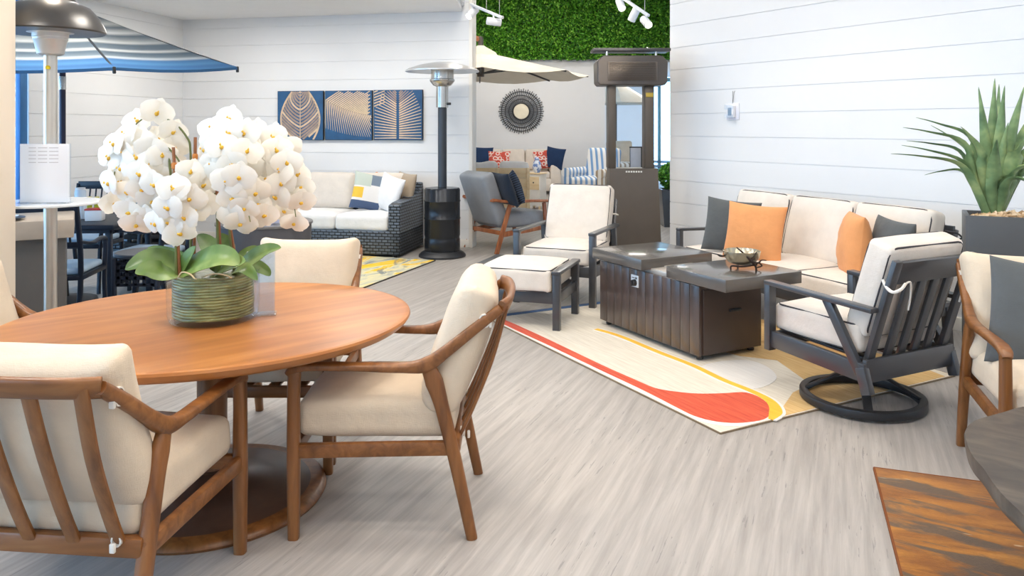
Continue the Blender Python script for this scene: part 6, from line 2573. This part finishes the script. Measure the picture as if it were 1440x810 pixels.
# striped wing chair
sm2 = NT('blue_striped_fabric')
sm2.setp(rough=0.95)
tcx = sm2.n('ShaderNodeTexCoord')
spx = sm2.n('ShaderNodeSeparateXYZ')
sm2.l(tcx.outputs['Object'], spx.inputs[0])
fr1 = sm2.math('FRACT', sm2.math('MULTIPLY', sm2.math('ADD', spx.outputs[0], spx.outputs[1]), 8.5))
sm2.color(sm2.ramp(fr1, [(0.0, RGB(120, 160, 206)), (0.34, RGB(132, 168, 210)), (0.40, RGB(240, 240, 238)), (0.9, RGB(242, 240, 236)), (0.96, RGB(120, 160, 206))]))
sm3 = NT('tan_striped_fabric')
sm3.setp(rough=0.95)
tcx = sm3.n('ShaderNodeTexCoord')
spx = sm3.n('ShaderNodeSeparateXYZ')
sm3.l(tcx.outputs['Object'], spx.inputs[0])
fr1 = sm3.math('FRACT', sm3.math('MULTIPLY', sm3.math('ADD', spx.outputs[0], spx.outputs[1]), 8.5))
sm3.color(sm3.ramp(fr1, [(0.0, RGB(176, 156, 132)), (0.30, RGB(186, 168, 146)), (0.38, RGB(240, 236, 228)), (0.9, RGB(242, 238, 230)), (0.96, RGB(176, 156, 132))]))
wd_ = 14.8
wx_ = (836 - 720) * wd_ / FL
wr = thing('striped_armchair', 'blue and tan striped rolled-arm chair left of the tower heater', 'chair', (wx_, wd_, 0), face_to(-0.62, -0.78))
mb = MB()
mb.box((0, 0.02, 0.23), (0.78, 0.80, 0.32), None, 0.03)
mb.build('chair_skirt', sm3.mat, wr)
for s in (-1, 1):
    mb = MB()
    mb.box((s * 0.37, -0.02, 0.38), (0.14, 0.78, 0.50), None, 0.03)
    mb.sweep([(s * 0.38, -0.42, 0.63), (s * 0.38, 0.30, 0.63)], 0.10, 0.085, (1, 0, 0), 2, 16)
    mb.build('rolled_arm', sm3.mat if s > 0 else sm2.mat, wr)
mb = MB()
mb.soft((0, -0.08, 0.46), (0.58, 0.72, 0.17), 0.06, 0.02)
mb.build('seat_cushion', sm2.mat, wr)
mb = MB()
mb.soft((0, 0.30, 0.72), (0.72, 0.74, 0.18), 0.08, 0.02, Matrix.Rotation(PI / 2 - 0.20, 3, 'X'))
mb.build('backrest', sm2.mat, wr)
for (x, y) in ((-1, -1), (1, -1), (1, 1), (-1, 1)):
    mb = MB()
    mb.lathe([(0.02, 0), (0.028, 0.075)], 10, (x * 0.32, y * 0.33, 0))
    mb.build('foot', M_BASEW, wr)

# cream cantilever umbrella over the far seating
ud = 11.2
xu = lambda px: (px - 720) * ud / FL
zu = lambda py: H - (py - HY) * ud / FL
uu = thing('cantilever_umbrella', 'cream cantilever umbrella open in front of the green wall panel', 'umbrella', (xu(676), ud, 0))
Rc = 1.58
zc, zr = zu(72), zu(106)
cm = NT('cream_canopy_cloth')
cm.setp(rough=0.9)
cm.color(cm.ramp(cm.noise(cm.coords((3, 3, 3)), 1, 2), [(0.3, RGB(232, 222, 202)), (0.7, RGB(240, 232, 216))]))
tq = cm.n('ShaderNodeBsdfTranslucent')
tq.inputs['Color'].default_value = RGB(200, 196, 186)
mq = cm.n('ShaderNodeMixShader')
mq.inputs[0].default_value = 0.06
cm.l(cm.b.outputs[0], mq.inputs[1])
cm.l(tq.outputs[0], mq.inputs[2])
cm.l(mq.outputs[0], cm.t.nodes['Material Output'].inputs['Surface'])
mb = MB()
verts, faces = [], []
for k in range(8):
    o = len(verts)
    for i in range(9):
        for j in range(5):
            a0, a1 = 0.05 + k * PI / 4, 0.05 + (k + 1) * PI / 4
            u = 0.06 + 0.94 * i / 8
            p = (V((math.cos(a0), math.sin(a0), 0)) * Rc * u).lerp(V((math.cos(a1), math.sin(a1), 0)) * Rc * u, j / 4)
            p.z = zr + (zc - zr) * (1 - u) ** 1.05 - 0.05 * u * math.sin(PI * j / 4)
            verts.append(p)
    for i in range(8):
        for j in range(4):
            faces.append((o + i * 5 + j, o + (i + 1) * 5 + j, o + (i + 1) * 5 + j + 1, o + i * 5 + j + 1))
mb.add(verts, faces)
mb.build('canopy', cm.mat, uu, angle=20)
mb = MB()
mb.lathe([(0.28, zc - 0.13), (0.22, zc - 0.02), (0.08, zc + 0.06), (0.05, zc + 0.08)], 24)
mb.build('vent', cm.mat, uu)
mb = MB()
mb.lathe([(0.05, zr - 0.02), (0.055, zr + 0.15), (0.04, zc + 0.12), (0.035, zc + 0.20), (0.0, zc + 0.22)], 20)
mb.build('hub', M_BRONZE, uu)
for k in range(8):
    a = 0.05 + k * PI / 4
    e = V((math.cos(a), math.sin(a), 0))
    mb = MB()
    mb.bar(e * 0.06 + V((0, 0, zc - 0.06)), e * Rc * 0.99 + V((0, 0, zr - 0.012)), 0.02, 0.022)
    mb.bar(e * 0.05 + V((0, 0, zr + 0.03)), e * Rc * 0.55 + V((0, 0, zr + (zc - zr) * 0.40)), 0.016, 0.02)
    mb.build('rib', M_DARKG, uu)
mb = MB()
mb.tube(catmull([(-1.75, 0.3, 0.1), (-1.75, 0.3, 1.6), (-1.70, 0.3, zc - 0.1), (-1.2, 0.2, zc + 0.35), (-0.4, 0.06, zc + 0.30), (0, 0, zc + 0.16)], 6), 0.035, 10)
mb.build('cantilever_mast', M_REDWOOD, uu)
mb = MB()
mb.box((-1.75, 0.3, 0.05), (0.7, 0.7, 0.10), None, 0.02)
mb.build('base', M_BLACKM, uu)

# topiary by the wall end
pd_ = 11.6
px_ = (938 - 720) * pd_ / FL
pz_ = H - (266 - HY) * pd_ / FL
pb_ = H - (311 - HY) * pd_ / FL
tpn = thing('square_planter', 'dark grey tapered planter of the topiary ball beyond the right wall', 'planter', (px_ + 0.10, pd_ + 0.1, 0))
mb = MB()
q = [(-1, -1), (1, -1), (1, 1), (-1, 1)]
verts = [V((x * 0.15, y * 0.15, 0)) for x, y in q] + [V((x * 0.20, y * 0.20, pz_)) for x, y in q] + [V((x * 0.175, y * 0.175, pz_)) for x, y in q] + [V((x * 0.17, y * 0.17, pz_ - 0.05)) for x, y in q]
faces = [(3, 2, 1, 0)] + [(i, (i + 1) % 4, 4 + (i + 1) % 4, 4 + i) for i in range(4)] + [(4 + i, 4 + (i + 1) % 4, 8 + (i + 1) % 4, 8 + i) for i in range(4)] + [(8 + i, 8 + (i + 1) % 4, 12 + (i + 1) % 4, 12 + i) for i in range(4)] + [(12, 13, 14, 15)]
mb.add(verts, faces)
mb.build('planter_box', M_CHAR, tpn, smooth=False)
tpb = thing('topiary_ball', 'clipped green topiary ball in the dark tapered planter', 'plant', (px_ + 0.10, pd_ + 0.1, pz_ - 0.05))
mb = MB()
rr = random.Random(2)
for k in range(1500):
    d = V((rr.gauss(0, 1), rr.gauss(0, 1), rr.gauss(0, 1))).normalized()
    p = d * (0.20 * rr.uniform(0.85, 1.05)) + V((0, 0, 0.24))
    t1 = V((rr.gauss(0, 1), rr.gauss(0, 1), rr.gauss(0, 1))).normalized() * 0.03
    t2 = t1.orthogonal().normalized() * 0.014
    mb.add([p - t1, p + t2, p + t1, p - t2], [(0, 1, 2, 3)])
mb.build('foliage', lm.mat, tpb, smooth=False)
mb = MB()
mb.lathe([(0.02, 0), (0.018, 0.2)], 10)
mb.build('trunk', M_BASEW, tpb)

# dark sling loungers by the far window
sl = plain('slate_blue_frame', RGB(52, 78, 108), 0.4, 0.2)
ss = plain('grey_blue_sling', RGB(124, 142, 164), 0.8)


def make_sling(label, loc, rz):
    t_ = thing('sling_chair', label, 'chair', loc, rz, 'sling chairs by the far window')
    mb = MB()
    for s in (-1, 1):
        mb.bar((s * 0.30, -0.35, 0.40), (s * 0.30, 0.30, 0.38), 0.03, 0.04)
        mb.bar((s * 0.30, 0.28, 0.38), (s * 0.28, 0.55, 1.15), 0.03, 0.04, up=(0, 1, 0))
    mb.bar((-0.28, 0.55, 1.14), (0.28, 0.55, 1.14), 0.03, 0.04)
    mb.build('frame', sl, t_)
    for (x, y) in ((-1, -1), (1, -1), (1, 1), (-1, 1)):
        mb = MB()
        mb.bar((x * 0.30, y * 0.33, 0), (x * 0.30, y * 0.26, 0.62 if y < 0 else 0.40), 0.035, 0.04, up=(0, 1, 0))
        mb.build('leg', sl, t_)
    for s in (-1, 1):
        mb = MB()
        mb.bar((s * 0.31, -0.32, 0.63), (s * 0.31, 0.36, 0.63), 0.05, 0.025)
        mb.build('armrest', sl, t_)
    mb = MB()
    mb.box((0, -0.02, 0.40), (0.56, 0.64, 0.012), None, 0.003)
    mb.build('seat_sling', ss, t_)
    mb = MB()
    mb.box((0, 0.415, 0.76), (0.54, 0.76, 0.012), Matrix.Rotation(math.radians(71), 3, 'X'), 0.003)
    mb.build('back_sling', ss, t_)
    return t_


xw = lambda px, d: (px - 720) * d / FL
s1 = make_sling('slate sling chair nearest the topiary ball', (xw(930, 17.0), 17.0, 0), face_to(-0.9, 0.3))
dup(s1, 'slate sling chair behind the nearer one, in front of the far window', (xw(926, 19.2), 19.2, 0), face_to(-0.9, 0.4))

# seating glimpsed through the tower heater's frame
g1 = thing('striped_bench', 'tan striped cushioned bench seen through the tower heater\'s frame', 'bench', (xw(874, 19.8), 19.8, 0), 0.1)
mb = MB()
mb.box((0, 0, 0.25), (0.72, 0.7, 0.34), None, 0.03)
mb.build('bench_base', M_LINEN, g1)
mb = MB()
mb.soft((0, -0.02, 0.50), (0.70, 0.66, 0.18), 0.06, 0.02)
mb.build('seat_cushion', sm3.mat, g1)
mb = MB()
mb.soft((0.0, 0.26, 0.84), (0.68, 0.58, 0.16), 0.06, 0.02, Matrix.Rotation(PI / 2 - 0.15, 3, 'X'))
mb.build('backrest', M_CREAM, g1)
for (x, y) in ((-1, -1), (1, -1), (1, 1), (-1, 1)):
    mb = MB()
    mb.lathe([(0.02, 0), (0.028, 0.085)], 10, (x * 0.3, y * 0.28, 0))
    mb.build('foot', M_BASEW, g1)
g2 = thing('framed_screen', 'grey panel in a thin black frame, seen through the tower heater\'s frame', 'screen', (xw(894, 19.0), 19.0, 0), 0)
mb = MB()
zA, zB = H - (207 - HY) * 19.0 / FL, H - (240 - HY) * 19.0 / FL
mb.box((0, 0, (zA + zB) / 2), (0.26, 0.02, zA - zB - 0.03), None, 0.002)
mb.build('panel', plain('grey_panel', RGB(190, 194, 204), 0.4), g2)
mb = MB()
mb.box((0.14, 0, zA / 2), (0.03, 0.03, zA), None, 0.003)
mb.box((0.0, 0, zA), (0.31, 0.03, 0.03), None, 0.003)
mb.box((-0.14, 0, zA / 2 - 0.01), (0.015, 0.02, zA), None, 0.003)
mb.box((0, 0.0, 0.015), (0.34, 0.30, 0.03), None, 0.003)
mb.build('frame', M_BLACKM, g2)
g3 = thing('beige_umbrella', 'beige umbrella canopy seen through the tower heater\'s open frame', 'umbrella', (xw(866, 20.5), 20.5, 0), 0)
mb = MB()
zA, zB = H - (128 - HY) * 20.5 / FL, H - (146 - HY) * 20.5 / FL
mb.lathe([(1.0, zB), (1.02, zB + 0.02), (0.08, zA + 0.25), (0.0, zA + 0.28), (0.0, zA + 0.24), (1.0, zB - 0.01)], 8)
mb.build('canopy', cm.mat, g3, smooth=False)
mb = MB()
mb.lathe([(0.03, 0.05), (0.03, zA + 0.2)], 14)
mb.build('pole', M_DARKG, g3)
mb = MB()
mb.lathe([(0.28, 0), (0.28, 0.05), (0.05, 0.08)], 24)
mb.build('stand', M_BLACKM, g3)


# ------------------------------------------------------------------ track lamps hung on wires
def track(label, a, b, heads, aims):
    A, B = AT(*a), AT(*b)
    o = thing('track_light', label, 'lamp', A, 0)
    M_TR = M_WHITEP
    mb = MB()
    mb.bar((0, 0, 0), B - A, 0.035, 0.03, bev=0.004)
    mb.build('rail', M_TR, o)
    mb = MB()
    for t_ in (0.12, 0.5, 0.9):
        p = (B - A) * t_
        mb.tube([p + V((0, 0, 0.01)), V((p.x, p.y, 4.69 - A.z))], 0.004, 6)
    mb.build('suspension_wire', M_STEEL, o)
    for t_, d in zip(heads, aims):
        p = (B - A) * t_
        d = V(d).normalized()
        mb = MB()
        mb.tube([p, p + V((0, 0, -0.07))], 0.012, 8)
        q = d.to_track_quat('Z', 'Y').to_matrix().to_4x4()
        c0 = p + V((0, 0, -0.09))
        mb.lathe([(0.0, -0.08), (0.042, -0.08), (0.046, -0.07), (0.046, 0.085), (0.040, 0.09), (0.036, 0.07), (0.0, 0.07)], 20, M=Matrix.Translation(c0) @ q)
        hd_ = mb.build('lamp_head', M_TR, o)
        mb = MB()
        mb.lathe([(0.0, 0.073), (0.034, 0.073), (0.034, 0.078), (0.0, 0.078)], 16, M=Matrix.Translation(c0) @ q)
        mb.build('lens', LENS, hd_)
        l = bpy.data.lights.new('track_spot', 'SPOT')
        l.energy, l.spot_size, l.spot_blend, l.shadow_soft_size, l.color = 18, math.radians(60), 0.6, 0.03, (1.0, 0.88, 0.74)
        lo_ = bpy.data.objects.new('track_spot', l)
        COL.objects.link(lo_)
        lo_.location = A + c0 + d * 0.11
        lo_.rotation_euler = d.to_track_quat('-Z', 'Y').to_euler()


lens = NT('lit_lens')
lens.setp(color=(1, 0.95, 0.85, 1), emit=(1.0, 0.9, 0.72, 1), emit_s=9.0)
LENS = lens.mat
track('white track light with two heads against the left of the green panel', (662, 6, 9.3), (707, 25, 8.9), (0.06, 0.72), ((-0.5, -0.6, -0.6), (0.95, 0.2, -0.1)))
track('white track light with three heads against the right of the green panel', (862, -12, 9.2), (912, 22, 8.6), (0.22, 0.62, 0.93), ((0.1, -0.6, -0.6), (-0.35, 0.3, -0.8), (0.2, -0.8, -0.5)))
